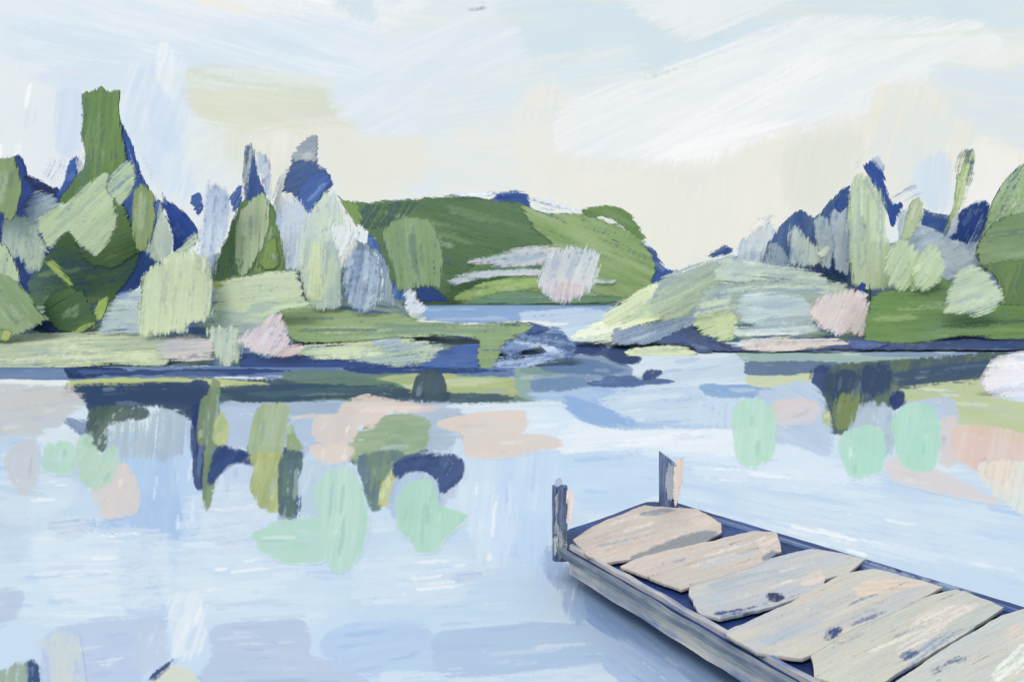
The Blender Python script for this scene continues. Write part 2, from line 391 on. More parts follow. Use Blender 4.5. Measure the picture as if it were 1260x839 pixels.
SL = sky_stroke_list(); RK = random.Random(21)
SL2 = []
for s_ in SL:
    c_ = lin(s_.col)
    if s_.col in ('#d6dbc2', '#dcdfcc'): s_.op = .72
    if c_[2] < c_[0]*.93 and s_.col != '#d6dbc2' and s_.col != '#dcdfcc': s_.col = mixhex(s_.col, '#f1f2ee', .5); s_.c2 = mixhex(s_.c2, '#eff2f2', .2)
    if len(SL2) and max(q[0] for q in s_.p)-min(q[0] for q in s_.p) < 900: s_.op = min(s_.op, .86)
    SL2.append(s_)
    if 0 < len(SL2) < 48: SL2 += bristle_marks(s_, 10, RK, (('#ffffff', .6), ('#b5d0ec', .3), ('#efe6cf', .35), ('#a9bccb', .15)), (1, 5), (.15, .7), (.2, .5))
xs = axis(-700, -24, 1284, 1990, 1.25, 14); ys = axis(-500, -24, 372, 404, 1.25, 8)
Cc = blend(SL2, xs, ys, '#dfe9ef', 16, .22, .30, .12, .5, (1, 1, 1), (.955, .09))
X, Y = np.meshgrid(xs, ys); D = np.stack([(X-CX)/F, np.ones_like(X), -(Y-HOR)/F], -1); D /= np.linalg.norm(D, axis=-1, keepdims=True)
sky_o = skin_mesh('sky', D*2600+np.array([0, 0, EYE]), Cc, pigment_mat('sky_brushwork', True)); tag(sky_o, kind='structure')
# the closed part of the sky around and above, open behind the viewer where the sun comes in
bm = bmesh.new()
NA, NE = 64, 24
grid = [[bm.verts.new((2700*math.cos(e)*math.sin(a), 2700*math.cos(e)*math.cos(a), 2700*math.sin(e)))
         for a in [math.radians(-115+230*i/NA) for i in range(NA+1)]] for e in [math.radians(-4+76*j/NE) for j in range(NE+1)]]
for j in range(NE):
    for i in range(NA): bm.faces.new((grid[j][i], grid[j][i+1], grid[j+1][i+1], grid[j+1][i]))
m = bpy.data.materials.new('sky_ground_coat'); m.use_nodes = True; N = m.node_tree.nodes; L_ = m.node_tree.links; N.clear()
tc = N.new('ShaderNodeTexCoord'); mp = N.new('ShaderNodeMapping'); mp.inputs['Scale'].default_value = (.0012, .0012, .005)
nz = N.new('ShaderNodeTexNoise'); nz.inputs['Scale'].default_value = 1; nz.inputs['Detail'].default_value = 5
cr = N.new('ShaderNodeValToRGB'); cr.color_ramp.elements[0].position = .4; cr.color_ramp.elements[1].position = .6
cr.color_ramp.elements[0].color = (*lin('#d3e3ef'), 1); cr.color_ramp.elements[1].color = (*lin('#e9ebe4'), 1)
em = N.new('ShaderNodeEmission'); ot = N.new('ShaderNodeOutputMaterial')
L_.new(tc.outputs['Object'], mp.inputs[0]); L_.new(mp.outputs[0], nz.inputs['Vector']); L_.new(nz.outputs['Fac'], cr.inputs[0]); L_.new(cr.outputs[0], em.inputs[0]); L_.new(em.outputs[0], ot.inputs[0])
m.cycles.emission_sampling = 'NONE'
tag(mesh_obj('sky', bm, m, None, True), kind='structure')

# ================================================================== GROUND
def sstep(a, b, x):
    t = min(1, max(0, (x-a)/(b-a))); return t*t*(3-2*t)
def ground_h(x, y):
    n = mnoise.noise(Vector((x*.15, y*.15, 3)))*.25+mnoise.noise(Vector((x*.6, y*.6, 8)))*.07
    h = -1.2
    # left bank with its low spit
    back = 1-sstep(-1, 4, x+.14*y)
    lb = max(0, min(1, (y-34)/5))*1.45*sstep(3.5, 0, x) * (1-(1-back)*sstep(40, 44, y))
    lb2 = sstep(36, 44, y)*1.6*back
    h = max(h, -1.2+sstep(31, 34, y)*.85*sstep(4, 1, x)*(1-(1-back)*sstep(41, 46, y))+lb+lb2)
    # right bank
    xs = 9.5 if y < 46 else .1*y+4.5
    rb = sstep(xs-3, xs+1, x)*sstep(42, 45, y)
    h = max(h, -1.2+rb*.95+rb*sstep(50, 62, y)*3.2*sstep(9, 16, x))
    # far shore
    far = sstep(255, 285, y)*(2.2)
    h = max(h, -1.2+far)
    return h+(n if h > -.3 else 0)
def grid_mesh(x0, x1, y0, y1, nx, ny, fn, name, mat, kind='structure'):
    vs = [(x0+(x1-x0)*i/nx, y0+(y1-y0)*j/ny, fn(x0+(x1-x0)*i/nx, y0+(y1-y0)*j/ny)) for j in range(ny+1) for i in range(nx+1)]
    fs = [(j*(nx+1)+i, j*(nx+1)+i+1, (j+1)*(nx+1)+i+1, (j+1)*(nx+1)+i) for j in range(ny) for i in range(nx)]
    me = bpy.data.meshes.new(name); me.from_pydata(vs, [], fs); me.materials.append(mat)
    me.polygons.foreach_set('use_smooth', [True]*len(fs))
    o = bpy.data.objects.new(name, me); COL.objects.link(o); tag(o, kind=kind); return o
soil = plain_mat('soil_and_moss', '#3c588a', '#93a985', 1.2, .8, (.5, 1, 3))
grid_mesh(-70, 90, 28, 110, 200, 110, ground_h, 'ground', soil)
grid_mesh(-400, 400, 245, 700, 60, 60, ground_h, 'ground', soil)
hillmat = plain_mat('wooded_hill', '#4a6a4c', '#6f8d50', .09, .8)
def hill_h(x, y):
    t = max(0, 1-((x+2)/56)**4)
    return -3+36*t*math.exp(-((y-315)/30)**2)+mnoise.noise(Vector((x*.05, y*.05, 1)))*1.5
grid_mesh(-75, 75, 262, 400, 70, 50, hill_h, 'hill', hillmat)

# ================================================================== WATER
m = bpy.data.materials.new('lake_water'); m.use_nodes = True; N = m.node_tree.nodes; L_ = m.node_tree.links
p = N['Principled BSDF']; p.inputs['Roughness'].default_value = .16; p.inputs['IOR'].default_value = 1.33
tc = N.new('ShaderNodeTexCoord')
def wn(scale, detail, loc=0):
    mp = N.new('ShaderNodeMapping'); mp.inputs['Scale'].default_value = scale; mp.inputs['Location'].default_value = (loc, loc, 0)
    n = N.new('ShaderNodeTexNoise'); n.inputs['Scale'].default_value = 1; n.inputs['Detail'].default_value = detail; n.inputs['Roughness'].default_value = .6
    L_.new(tc.outputs['Object'], mp.inputs[0]); L_.new(mp.outputs[0], n.inputs['Vector']); return n.outputs['Fac']
n1 = wn((.25, .5, 1), 4); n2 = wn((1.1, 9, 1), 3, 4); n3 = wn((7, .5, 1), 3, 9)
cr = N.new('ShaderNodeValToRGB'); cr.color_ramp.elements[0].position = .38; cr.color_ramp.elements[1].position = .62
cr.color_ramp.elements[0].color = (*lin('#b9cfea'), 1); cr.color_ramp.elements[1].color = (*lin('#cfe0ec'), 1)
ad = N.new('ShaderNodeMath'); ad.operation = 'MULTIPLY_ADD'; L_.new(n2, ad.inputs[0]); ad.inputs[1].default_value = .35
ml = N.new('ShaderNodeMath'); ml.operation = 'MULTIPLY'; L_.new(n1, ml.inputs[0]); ml.inputs[1].default_value = .65
L_.new(ml.outputs[0], ad.inputs[2]); L_.new(ad.outputs[0], cr.inputs[0]); L_.new(cr.outputs[0], p.inputs['Base Color'])
bp = N.new('ShaderNodeBump'); bp.inputs['Strength'].default_value = .5; bp.inputs['Distance'].default_value = .02
ad2 = N.new('ShaderNodeMath'); L_.new(n2, ad2.inputs[0]); L_.new(n3, ad2.inputs[1]); L_.new(ad2.outputs[0], bp.inputs['Height']); L_.new(bp.outputs[0], p.inputs['Normal'])
bm = bmesh.new()
for f_ in [((-1200, -60), (1200, -60), (1200, 2600), (-1200, 2600))]:
    bm.faces.new([bm.verts.new((x, y, 0)) for x, y in f_])
tag(mesh_obj('water', bm, m), kind='structure')

KW = (.89, .875, .845); KW2 = (.93, .9, .86)
# lake colour with sheen, wind bands and reflections painted in
LAKE_AND_SHEEN = [
    S('515,372 600,369 700,371 780,369 772,380 740,392 700,400 600,401 540,398 505,392', '#83a2cd', 1, .02, '#93afd6'),
    S('640,384 740,380 745,392 700,402 650,400', '#c1d3e8', 5, .35),
    S('498,392 560,398 640,395 700,396 690,401 560,402', '#eceee8', 0, .35),
    S('-60,466 80,462 260,466 640,470 700,430 900,430 1300,432 1300,640 -60,640', '#cfe0f0', 2, .12, '#dfe9f0', .9),
    S('-60,620 300,600 700,620 700,760 300,740 -60,760', '#cfe1ee', 4, .15, '#c3d8ec', .9),
    S('0,660 120,652 215,668 216,745 180,770 60,770 -40,740', '#cfe1f1', 2, .3, '#dfeaf0'),
    S('150,640 216,640 218,752 200,760 150,752', '#b6cfea', 2, .45, '#cfe0f0'),
    S('0,600 34,600 34,686 0,690', '#b7c8e0', 10, .5, '#cfdcec'),
    S('60,640 112,640 100,660 70,664', '#bccbe0', 10, .3, '#cddbe9'),
    S('560,566 640,552 700,566 690,690 660,760 640,740 600,680', '#c6dbf2', 85, .12, '#d3e4f2'),
    S('612,640 668,632 668,726 640,734 608,700', '#c0d7f3', 88, .2, '#cbddf1'),
    S('690,540 820,548 905,560 900,625 850,622 806,606 760,628 712,622 700,600 690,570', '#c3d9f1', 4, .06, '#d2e3f3'),
    S('836,560 900,550 1100,580 1260,600 1300,600 1300,735 1180,690 1040,668 930,640 840,612', '#c4daf0', -10, .1, '#d6e5ef', .9),
    S('900,620 1060,622 1270,680 1270,718 1100,672 960,640', '#dde9f1', -10, .5),
    S('560,520 660,500 760,520 900,530 1010,560 1100,600 1000,590 820,560 700,552', '#dfebf5', 2, .2, '#d0e2f3'),
    S('700,520 800,528 900,530 912,560 760,548 690,560', '#e9f0f6', 4, .3),
    S('60,780 120,764 203,758 207,772 170,790 170,850 60,850', '#bccbe5', 8, .08, '#c3d0e8'),
    S('170,778 200,770 206,820 180,830 164,815', '#c3d1e6', 70, .25),
    S('0,726 26,726 26,752 0,770 -20,760', '#bccae0', 10, .2),
    S('208,700 380,690 400,760 330,775 250,765 212,760', '#cfe1ef', 4, .2, '#dbe8f0'),
    S('258,775 290,768 360,764 376,768 381,790 376,808 400,812 440,830 460,850 240,850 262,810', '#bac9e1', 2, .08, '#c0cde4'),
    S('395,800 404,780 440,768 520,766 540,800 530,830 430,828', '#b6cdea', 8, .12, '#c3d7ec'),
    S('540,780 640,768 740,772 762,784 768,800 750,822 700,839 620,832 540,828', '#b5cae3', 4, .12, '#a9c1e0'),
    S('470,828 620,832 760,818 820,850 470,850', '#d4e2f1', 4, .25),
    S('700,694 722,700 800,752 900,815 960,860 880,860 790,800 730,768 706,740', '#7d9bc8', -36, .08, '#96b1d8', .9),  # dock's shadow and reflection, painted blue into the water
    S('720,762 790,800 860,850 780,850 740,816 768,800 752,780', '#a4bde0', -36, .3, '#c0d3ea'),
    S('674,668 690,690 712,712 720,770 700,758 684,720 668,700', '#a8c0de', 80, .25, '#8facd6'),
    S('452,704 640,690 660,760 540,770 430,762', '#c4daee', 4, .35, '#cfe1ef'),
    S('240,640 330,640 400,690 470,690 480,720 300,712 200,700 190,676', '#c5daee', 0, .25, '#d4e4f0'),
    S('556,706 590,702 592,712 556,717', '#b2c5e6', 3, .4),
    S('90,640 204,640 206,628 240,640 236,650 150,664', '#a9c4e6', 80, .4),
    S('-60,458 60,462 120,466 100,476 40,480 -60,480', '#eceff0', 2, .12),
    # colour of the shallows, with the bank's reflection and shade painted in
    S('-40,446 80,450 300,450 480,450 640,452 640,463 480,467 300,466 80,467 -40,462', '#6d86ab', 1, .12, '#47649a'),
    S('80,452 110,450 160,456 110,464 84,464', '#22386c', 0, .15),
    S('350,460 430,458 640,468 690,468 720,478 640,492 560,494 340,492', '#5d7a75', 0, .1, '#7a9180'),
    S('430,470 520,460 600,464 660,470 652,484 600,489 550,486 470,490 440,480', '#a3b37b', 1, .12, '#b8c48b', .8),
    S('330,474 400,466 450,466 490,474 500,492 440,494 340,492', '#5a776e', 0, .1, '#6d8a73'),
    S('470,486 560,484 640,488 600,496 560,496 480,494', '#56716f', 0, .1),
    S('78,475 250,470 360,470 380,500 270,498 246,520 240,540 226,512 190,498 140,505 108,540 112,500 80,490', '#4b6472', 88, .06, '#5d7a72', .8),
    S('78,470 150,466 250,466 338,474 300,479 200,478 90,476', '#b9c583', 0, .05, '#c8d094'),
    S('236,470 258,474 256,520 252,600 240,600 236,560 228,512', '#2c4678', 88, .1, '#3d5784'),
    S('640,440 700,436 726,462 700,484 652,492 636,480', '#8da79f', 5, .1, '#9bb3b5'),
    S('696,434 740,438 778,454 770,464 720,466 690,456', '#7a92b0', -4, .1, '#8ea5bd'),
    S('660,462 720,466 780,462 800,470 740,474 690,484 660,478', '#86a0b8', 0, .3, '#a9bccf'),
    S('700,422 736,421 748,430 738,438 698,433', '#3f5a8c', 4, .1, '#5b7396'),
    S('740,434 764,424 788,438 784,448 762,448', '#40597e', -10, .1, '#566f92'),
    S('744,464 792,462 796,468 760,473 740,472', '#526a93', 2, .3),
    S('716,484 750,472 800,474 820,478 760,480 724,486', '#7486a0', 3, .3),
    S('900,432 960,430 1040,434 1170,436 1130,446 1040,453 920,446', '#9cb6ae', 0, .1, '#acc2b2'),
    S('1040,424 1110,426 1270,424 1270,438 1190,438 1120,440 1060,436', '#97abc4', 0, .25, '#6d83a6'),
    S('640,488 700,470 780,470 870,476 1000,492 980,524 860,524 760,526 716,514 690,494', '#9fbce0', -4, .08, '#b8cfe8', .9),
    S('724,502 760,480 840,468 862,474 866,520 800,520 744,518', '#c6d8ea', 5, .35, '#d8e5ef'),
    S('784,452 850,430 900,434 918,448 926,470 870,472 790,474', '#c5d6e6', 8, .25, '#dbe6ee', .9),
    S('850,520 868,480 920,486 910,524', '#cddeee', 85, .4),
    S('860,474 910,474 982,480 960,490 880,488', '#8aaad2', 0, .15, '#9cb9da'),
    S('918,463 1002,458 996,468 960,478 922,471', '#c9d1a9', 0, .1, '#d5dbbb'),
    S('918,446 1000,444 1030,446 1030,458 920,461', '#5c7391', 0, .08, '#6d839a'),
    S('1000,452 1030,452 1026,496 1014,502 1000,476', '#2f4c7e', 80, .1, '#45608a'),
    S('1024,452 1080,446 1180,438 1240,434 1226,456 1206,472 1120,484 1112,498 1076,498 1050,506 1046,531 1020,531 1014,506', '#4b6169', 70, .05, '#72855e', .9),
    S('1108,480 1160,468 1214,470 1212,488 1270,500 1270,545 1180,526 1160,502 1110,500', '#c2cda4', -4, .08, '#b4c089'),
]
LAKE_AND_SHEEN += [
    S('-40,478 60,477 106,480 109,494 86,506 72,522 40,540 -40,545', '#cdcbc8', 6, .15, '#c3cdd6', .8),
    S('-40,545 40,538 106,545 108,600 60,616 -40,610', '#b9cfe6', -6, .2, '#d3e1ee'),
    S('46,532 80,530 102,546 112,562 60,566', '#d9e5ee', -10, .2),
    S('75,515 112,520 104,538 86,526', '#6b82a8', -30, .25, '#8ea3bf'),
    S('128,560 150,535 180,535 200,560 240,560 247,622 242,656 214,662 150,656 140,610', '#b8d0ec', 86, .08, '#a7c3e6', .9),
    S('206,500 226,504 238,530 242,580 246,640 234,658 222,600', '#c3d8ef', 86, .12, '#b3cbe8'),
    S('131,545 136,524 150,514 172,514 182,530 184,560 150,566', '#b4c4cd', 86, .42, '#a0b2bd'),
    S('182,512 200,500 218,498 232,520 226,556 206,566 184,562', '#b0c1d0', 86, .36, '#9cafc0'),
    S('270,500 290,496 350,498 430,497 436,540 400,556 350,561 300,554 268,540', '#b4c5dc', 2, .08, '#a7bbd6'),
    S('358,497 430,498 440,512 360,512', '#aabbd0', 2, .45, '#8da3bf'),
    S('470,494 560,500 580,530 576,560 540,562 500,540', '#b3c1d2', 2, .3, '#94a8c4'),
    S('560,540 610,562 610,600 560,620 548,600', '#cfe0ef', 80, .3),
    S('258,600 266,578 290,564 312,570 322,590 318,630 292,643 266,637', '#bdd0e7', 82, .12, '#cddcec'),
    S('263,640 300,650 345,616 340,650 330,665 265,670', '#c3d5ea', 4, .3),
    S('365,578 384,560 430,562 442,600 420,640 372,632', '#c0d3e1', 76, .35, '#aec3d4'),
    S('478,602 488,578 520,575 540,590 552,606 540,630 500,640 480,632', '#a7bcd8', 80, .2, '#c9dae9'),
    S('544,612 552,596 566,586 560,614', '#c4cce2', 70, .2),
    S('1046,512 1064,497 1096,500 1104,526 1098,560 1080,560 1048,535', '#b0c0ce', 86, .3, '#bfd0e2'),
    S('1096,502 1118,496 1170,490 1180,515 1150,516 1140,506', '#bccbe2', 10, .15),
    S('932,486 986,470 1006,480 1019,510 1022,560 980,545 940,540', '#bccde3', -30, .08, '#c8d8e8'),
    S('1156,518 1178,514 1184,560 1160,575', '#d9d0cf', 84, .2),
]
LAKE_AND_SHEEN += [
    S('652,470 700,464 740,470 700,480 660,482', '#6f8cae', 2, .4), S('640,452 690,446 712,452 690,462 650,462', '#7c9a94', 0, .35), S('720,470 800,466 830,470 780,476 730,477', '#4c6696', 3, .5), S('696,440 740,446 772,456 740,462 704,456', '#6580a4', -6, .4),
    S('80,452 150,455 300,454 360,456 300,461 150,462 90,460', '#3a5690', 0, .42),
    S('420,452 560,452 640,456 560,460 440,459', '#30508e', 0, .45),
    S('110,476 250,474 252,500 240,520 226,508 190,495 140,500 112,506', '#3f5868', 0, .25, '#34507a'),
    S('252,463 330,464 368,463 330,466 254,466', '#dfe6ec', 0, .75),
    S('238,500 250,496 251,560 252,602 240,598 236,556', '#1d3876', 84, .05, '#2c4a86'),
    S('256,562 270,551 312,562 316,572 290,566 266,584 258,600', '#1f3c7a', 30, .1),
    S('704,424 732,424 742,430 730,436 702,432', '#2d4a84', 0, .15), S('746,434 764,426 786,438 780,446 762,446', '#304c7c', -10, .2),
    S('660,446 720,448 770,456 720,462 670,456', '#5f7da3', -2, .4),
    S('790,458 804,454 816,458 806,466 792,468', '#3c5588', 60, .5),
    S('690,492 700,486 740,494 760,512 800,522 750,524 712,514', '#8fb0dc', -20, .4),
    S('1014,462 1040,456 1060,460 1050,480 1030,500 1016,486', '#3d5568', 80, .3), S('1060,452 1090,448 1100,468 1080,490 1062,480', '#3a5270', 80, .4),
    S('1100,460 1230,440 1222,456 1180,466 1110,476', '#4a6578', 6, .3), S('1030,490 1060,480 1058,502 1044,526 1024,526', '#7a8a58', 80, .45),
    S('1094,484 1110,482 1114,498 1098,504', '#25407c', 70, .3),
    S('92,472 240,474 250,496 200,494 150,500 110,500', '#35506e', 2, .45, '#2a467c'), S('262,476 500,474 504,492 440,492 300,494', '#46645f', 1, .4, '#35527a'),
    S('306,548 350,552 372,556 370,566 330,566 310,560', '#2f4c7a', 0, .3), S('428,560 500,552 560,560 500,568 440,574', '#314e7c', 2, .45),
    S('340,612 372,612 366,640 350,652 344,636', '#3b5a86', 84, .4), S('444,596 476,590 470,612 452,612', '#4c6a86', 84, .35),
    S('60,640 200,650 212,700 190,752 80,742 40,700', '#e3ecf3', 4, .55), S('230,610 340,600 380,700 300,740 220,720', '#e0eaf2', 6, .6),
    S('440,690 560,680 600,700 560,740 440,744', '#dfe9f1', 4, .6), S('560,600 600,590 640,640 620,700 590,690', '#dfeaf4', 84, .6),
    S('920,640 1100,660 1200,700 1100,690 960,660', '#e8f0f5', -14, .55), S('850,570 1000,585 1100,612 980,606 860,590', '#e6eff6', -6, .55),
    S('0,560 40,566 100,600 60,640 0,640', '#dde8f1', 4, .5), S('205,736 250,730 250,800 216,810', '#e2ebf3', 70, .45),
]
# reflections painted as separate coloured patches on the lake; plants come last
Z0 = .006
PATCHES = [
 ('reflected_patch', 'dark domed reflected patch just below the left bank, in the yellow-green band', 'weed patch', 'dark reflected patches', [S('507,492 514,464 524,456 540,456 548,474 553,493 530,494', '#3a535f', 80, .02, '#4d6668')]),
 ('reflected_patch', 'murky olive-grey reflected patch beside the two pale dry dabs at the left', 'weed patch', 'dark reflected patches', [S('105,545 110,508 122,500 180,503 182,514 150,518 134,526 128,556', '#586e62', 60, .12, '#6f8465')]),
 ('reflected_streak', 'short olive streak left of the long one under the left bank', 'reflected streak', 'olive reflected streaks', [S('243,545 246,505 250,490 260,490 258,520 250,548', '#6e835f', 84, .1, '#82966b')]),
 ('reflected_streak', 'long thin olive streak hanging down into the pale water under the left bank', 'reflected streak', 'olive reflected streaks', [S('251,604 252,530 258,480 262,466 270,470 272,540 268,572 262,604 256,630 252,628', '#71876a', 86, .05, '#8a9d72')]),
 ('reflected_patch', 'yellow-green leaf-shaped patch at the left end of the pale reflection block', 'weed patch', 'green weed patches', [S('266,518 276,508 281,530 276,552 264,542', '#a6b67e', 60, .1, '#b9c48f')]),
 ('reflected_patch', 'navy wedge above the rounded pale dab left of the mint patches', 'weed patch', 'navy weed patches', [S('256,596 262,570 272,549 300,556 314,566 296,566 274,578 264,596', '#27437e', 50, .08, '#3f5a92')]),
 ('reflected_patch', 'upright sage green patch across the pale reflection block', 'weed patch', 'green weed patches', [S('306,556 312,520 322,498 356,498 352,530 345,562 320,562', '#98ac84', 80, .08, '#a9ba97')]),
 ('reflected_patch', 'small green corner patch right of the sage patch', 'weed patch', 'green weed patches', [S('352,552 354,530 360,518 362,536 374,552 362,556', '#8ea578', 70, .12)]),
 ('reflected_patch', 'upright olive patch with yellow-green top left of the mint patches', 'weed patch', 'green weed patches', [S('309,600 314,576 306,562 348,560 346,600 342,628 322,626', '#96a670', 78, .06, '#bcc484', .9)]),
 ('reflected_patch', 'dark teal upright patch between the olive patch and the pale dry dab', 'weed patch', 'dark reflected patches', [S('344,628 346,562 372,560 366,600 362,640 350,638', '#5d7666', 84, .16, '#3c5a78')]),
 ('reflected_patch', 'wide brushed sage patch under the peach patch', 'weed patch', 'green weed patches', [S('430,562 434,536 470,514 500,510 528,518 526,550 490,562 446,574', '#8da481', 4, .14, '#9fb394')]),
 ('reflected_patch', 'grey green tapering patch between the big mint oval and the navy patch', 'weed patch', 'dark reflected patches', [S('440,574 446,560 494,556 490,582 474,600 470,624 458,628 450,600', '#758c6d', 84, .06, '#57718a', .7)]),
 ('reflected_patch', 'yellow-green sliver left of the mint patch with a pointed side', 'weed patch', 'green weed patches', [S('466,622 472,594 482,580 488,574 482,600 474,625', '#bfc78c', 78, .1)]),
 ('reflected_patch', 'navy arched patch above the mint patch with a pointed side', 'weed patch', 'navy weed patches', [S('485,580 488,568 520,562 560,560 571,572 566,592 552,602 544,612 538,590 524,579 502,580 490,592', '#2a4680', 60, .06, '#45608f')]),
 ('reflected_patch', 'pale sage wedge at the left edge of the dark reflections by the right bank', 'weed patch', 'green weed patches', [S('1014,508 1020,505 1020,526 1012,520', '#b5c093', 84, .1)]),
 ('peach_patch', 'long peach patch lying along the dark band under the left bank', 'painted reflection', 'peach patches', [S('416,506 430,492 452,486 470,490 520,498 548,502 520,507 480,506 468,514 458,528 444,520 428,516', '#dcccc3', 0, .1, '#d5cfc8')]),
 ('peach_patch', 'pale peach square patch in the middle of the pale reflection block', 'painted reflection', 'peach patches', [S('386,540 388,516 420,512 446,512 440,530 432,546 410,546', '#dbcfc6', 70, .1, '#cfcbc8')]),
 ('peach_patch', 'small rounded peach patch just above the big mint oval', 'painted reflection', 'peach patches', [S('382,560 384,548 430,546 436,556 430,566 404,571', '#ddd0c6', 84, .16)]),
 ('peach_patch', 'thin peach streak across the pale reflection block', 'painted reflection', 'peach patches', [S('348,516 380,510 424,508 424,513 380,514', '#d9cfc7', 4, .2)]),
 ('peach_patch', 'largest peach patch, with ragged arms, left of the two dock posts', 'painted reflection', 'peach patches', [S('537,520 580,510 620,506 648,506 646,514 654,522 640,528 660,534 690,542 690,552 660,556 640,560 612,564 582,562 570,556 570,534 548,528', '#dfcfc3', 4, .06, '#d8cfc8')]),
 ('peach_patch', 'pale peach patch below the mint square at the left', 'painted reflection', 'peach patches', [S('112,600 120,580 146,568 160,576 170,600 173,624 160,634 126,636', '#dccfc7', 70, .18, '#cfd0d2')]),
 ('grey_patch', 'grey lilac oval patch at the left edge', 'painted reflection', 'grey patches', [S('6,568 20,546 44,544 46,590 36,606 20,604', '#c5cbd2', 84, .15)]),
 ('peach_patch', 'pale peach rounded patch right of the lone mint patch by the right bank', 'painted reflection', 'peach patches', [S('950,496 976,490 1004,494 1009,508 1000,520 976,523 954,519', '#d9cecb', 20, .08, '#cbd0d8')]),
 ('peach_patch', 'salmon patch at the right edge beside the tallest mint patch', 'painted reflection', 'peach patches', [S('1172,540 1176,526 1210,524 1270,540 1270,600 1236,598 1200,580 1176,562', '#dfc2b6', 80, .12, '#dcd2c8')]),
 ('cream_patch', 'cream and yellow ragged patch at the right edge under the salmon one', 'painted reflection', 'cream patches', [S('1204,572 1240,566 1270,576 1270,640 1240,620 1212,600', '#e6dccb', 80, .38, '#dde3dc')]),
 ('peach_patch', 'faint pink streak trailing below the right-hand mint patches', 'painted reflection', 'peach patches', [S('1088,572 1110,560 1180,590 1240,620 1180,612 1100,592', '#d9d2d3', -14, .35)]),
 ('mint_patch', 'mint green square patch among pale dabs near the left edge', 'painted reflection', 'mint green patches', [S('54,580 55,548 88,545 92,582', '#b1d6c3', 84, .12, '#bcd9cd')]),
 ('mint_patch', 'forked mint green patch between the mint square and the peach patch at the left', 'painted reflection', 'mint green patches', [S('92,560 98,540 110,534 124,560 134,552 145,548 144,580 132,598 112,604 100,590', '#aed0b9', 60, .14, '#bdd6c8')]),
 ('mint_patch', 'pale mint patch lying flat, left of and touching the big mint oval', 'painted reflection', 'mint green patches', [S('310,660 340,642 396,640 398,690 352,692 324,680', '#b6d7cc', 2, .15, '#a9d5c0')]),
 ('mint_patch', 'largest mint green oval patch, upright, in the middle of the left water', 'painted reflection', 'mint green patches', [S('388,604 404,582 428,576 442,594 452,620 454,650 447,676 436,692 418,704 404,692 397,650', '#b1d6c7', 84, .06, '#bfdccf')]),
 ('mint_patch', 'mint green patch with a pointed right side, alone left of the dock', 'painted reflection', 'mint green patches', [S('489,612 508,594 528,590 536,604 542,622 577,636 562,650 550,662 536,678 516,680 508,666 490,652', '#aad4bf', 84, .05, '#b5dac9')]),
 ('mint_patch', 'lone mint green patch left of the dark reflections by the right bank', 'painted reflection', 'mint green patches', [S('902,515 908,498 930,491 948,498 954,524 953,552 944,568 926,575 908,566', '#b0dac2', 84, .03, '#bce0cf')]),
 ('mint_patch', 'mint green patch right under the dark reflections, smaller of the right-hand pair', 'painted reflection', 'mint green patches', [S('1033,548 1040,532 1066,524 1086,530 1092,554 1087,578 1066,586 1048,588 1038,568', '#addcc8', 84, .06, '#b9dccd')]),
 ('mint_patch', 'tallest of the right-hand mint green patches, farther right of the pair', 'painted reflection', 'mint green patches', [S('1098,522 1106,504 1126,496 1146,502 1158,526 1157,552 1150,576 1130,580 1112,574 1103,550', '#a9d9c4', 84, .04, '#b5ddcb')]),
 ('leaf_clump', 'navy tip of a plant at the bottom left corner', 'plant', 'plants at the bottom edge', [S('30,816 40,811 48,820 50,850 32,850', '#35507f', 84, .15)]),
 ('leaf_clump', 'pale cream and sage plant at the bottom left', 'plant', 'plants at the bottom edge', [S('48,790 76,776 96,784 104,850 66,850 60,810', '#c6d3da', 84, .4, '#cdd6d3'), S('10,822 30,812 34,850 0,850 -10,830', '#9db09c', 84, .3, '#8093a5')]),
 ('leaf_clump', 'cream rounded plant with a thin navy stroke at the bottom edge', 'plant', 'plants at the bottom edge', [S('190,832 212,820 236,826 250,850 184,850', '#d3d8cc', 30, .12), S('180,836 194,824 216,808 208,820 190,838', '#3c588d', 40, .15)]),
]
RW = random.Random(13)
FL = []
for s_ in LAKE_AND_SHEEN+[q for p_ in PATCHES for q in p_[4]]:
    if sum(lin(s_.col)) < .42: s_.col = mixhex(s_.col, '#0c1c48', .28); s_.c2 = mixhex(s_.c2, '#0c1c48', .18)
for s_ in LAKE_AND_SHEEN:
    s_.dry *= .85; s_.op = (.45 if s_.p[0][1] > 520 and s_.dry > .42 else .9) if s_.p[0][1] > 490 else .97
    FL.append(s_); w_ = [q[0] for q in s_.p]; h_ = [q[1] for q in s_.p]; ar = (max(w_)-min(w_))*(max(h_)-min(h_))
    FL += bristle_marks(s_, int(min(16, ar/900)), RW, (('#ffffff', .3), ('#8fb0dc', .22), ('#aebce0', .25)), (.8, 3), (.1, .5))
xs = axis(-260, -20, 1280, 1520, 1.25, 10); ys = np.concatenate([np.arange(367, 470, .8), np.arange(470, 846, 1.25), np.arange(850, 1250, 12)])
Cc = blend(FL, xs, ys, '#cbdef0', 7, .13, .22, .20, .34, KW, (.93, .14))
X, Y = np.meshgrid(xs, ys); Dd = EYE*F/(Y-HOR)
skin_mesh('water', np.stack([(X-CX)*Dd/F, Dd, np.full_like(X, .004)], -1), Cc, pigment_mat('lake_skin', False))['kind'] = 'structure'

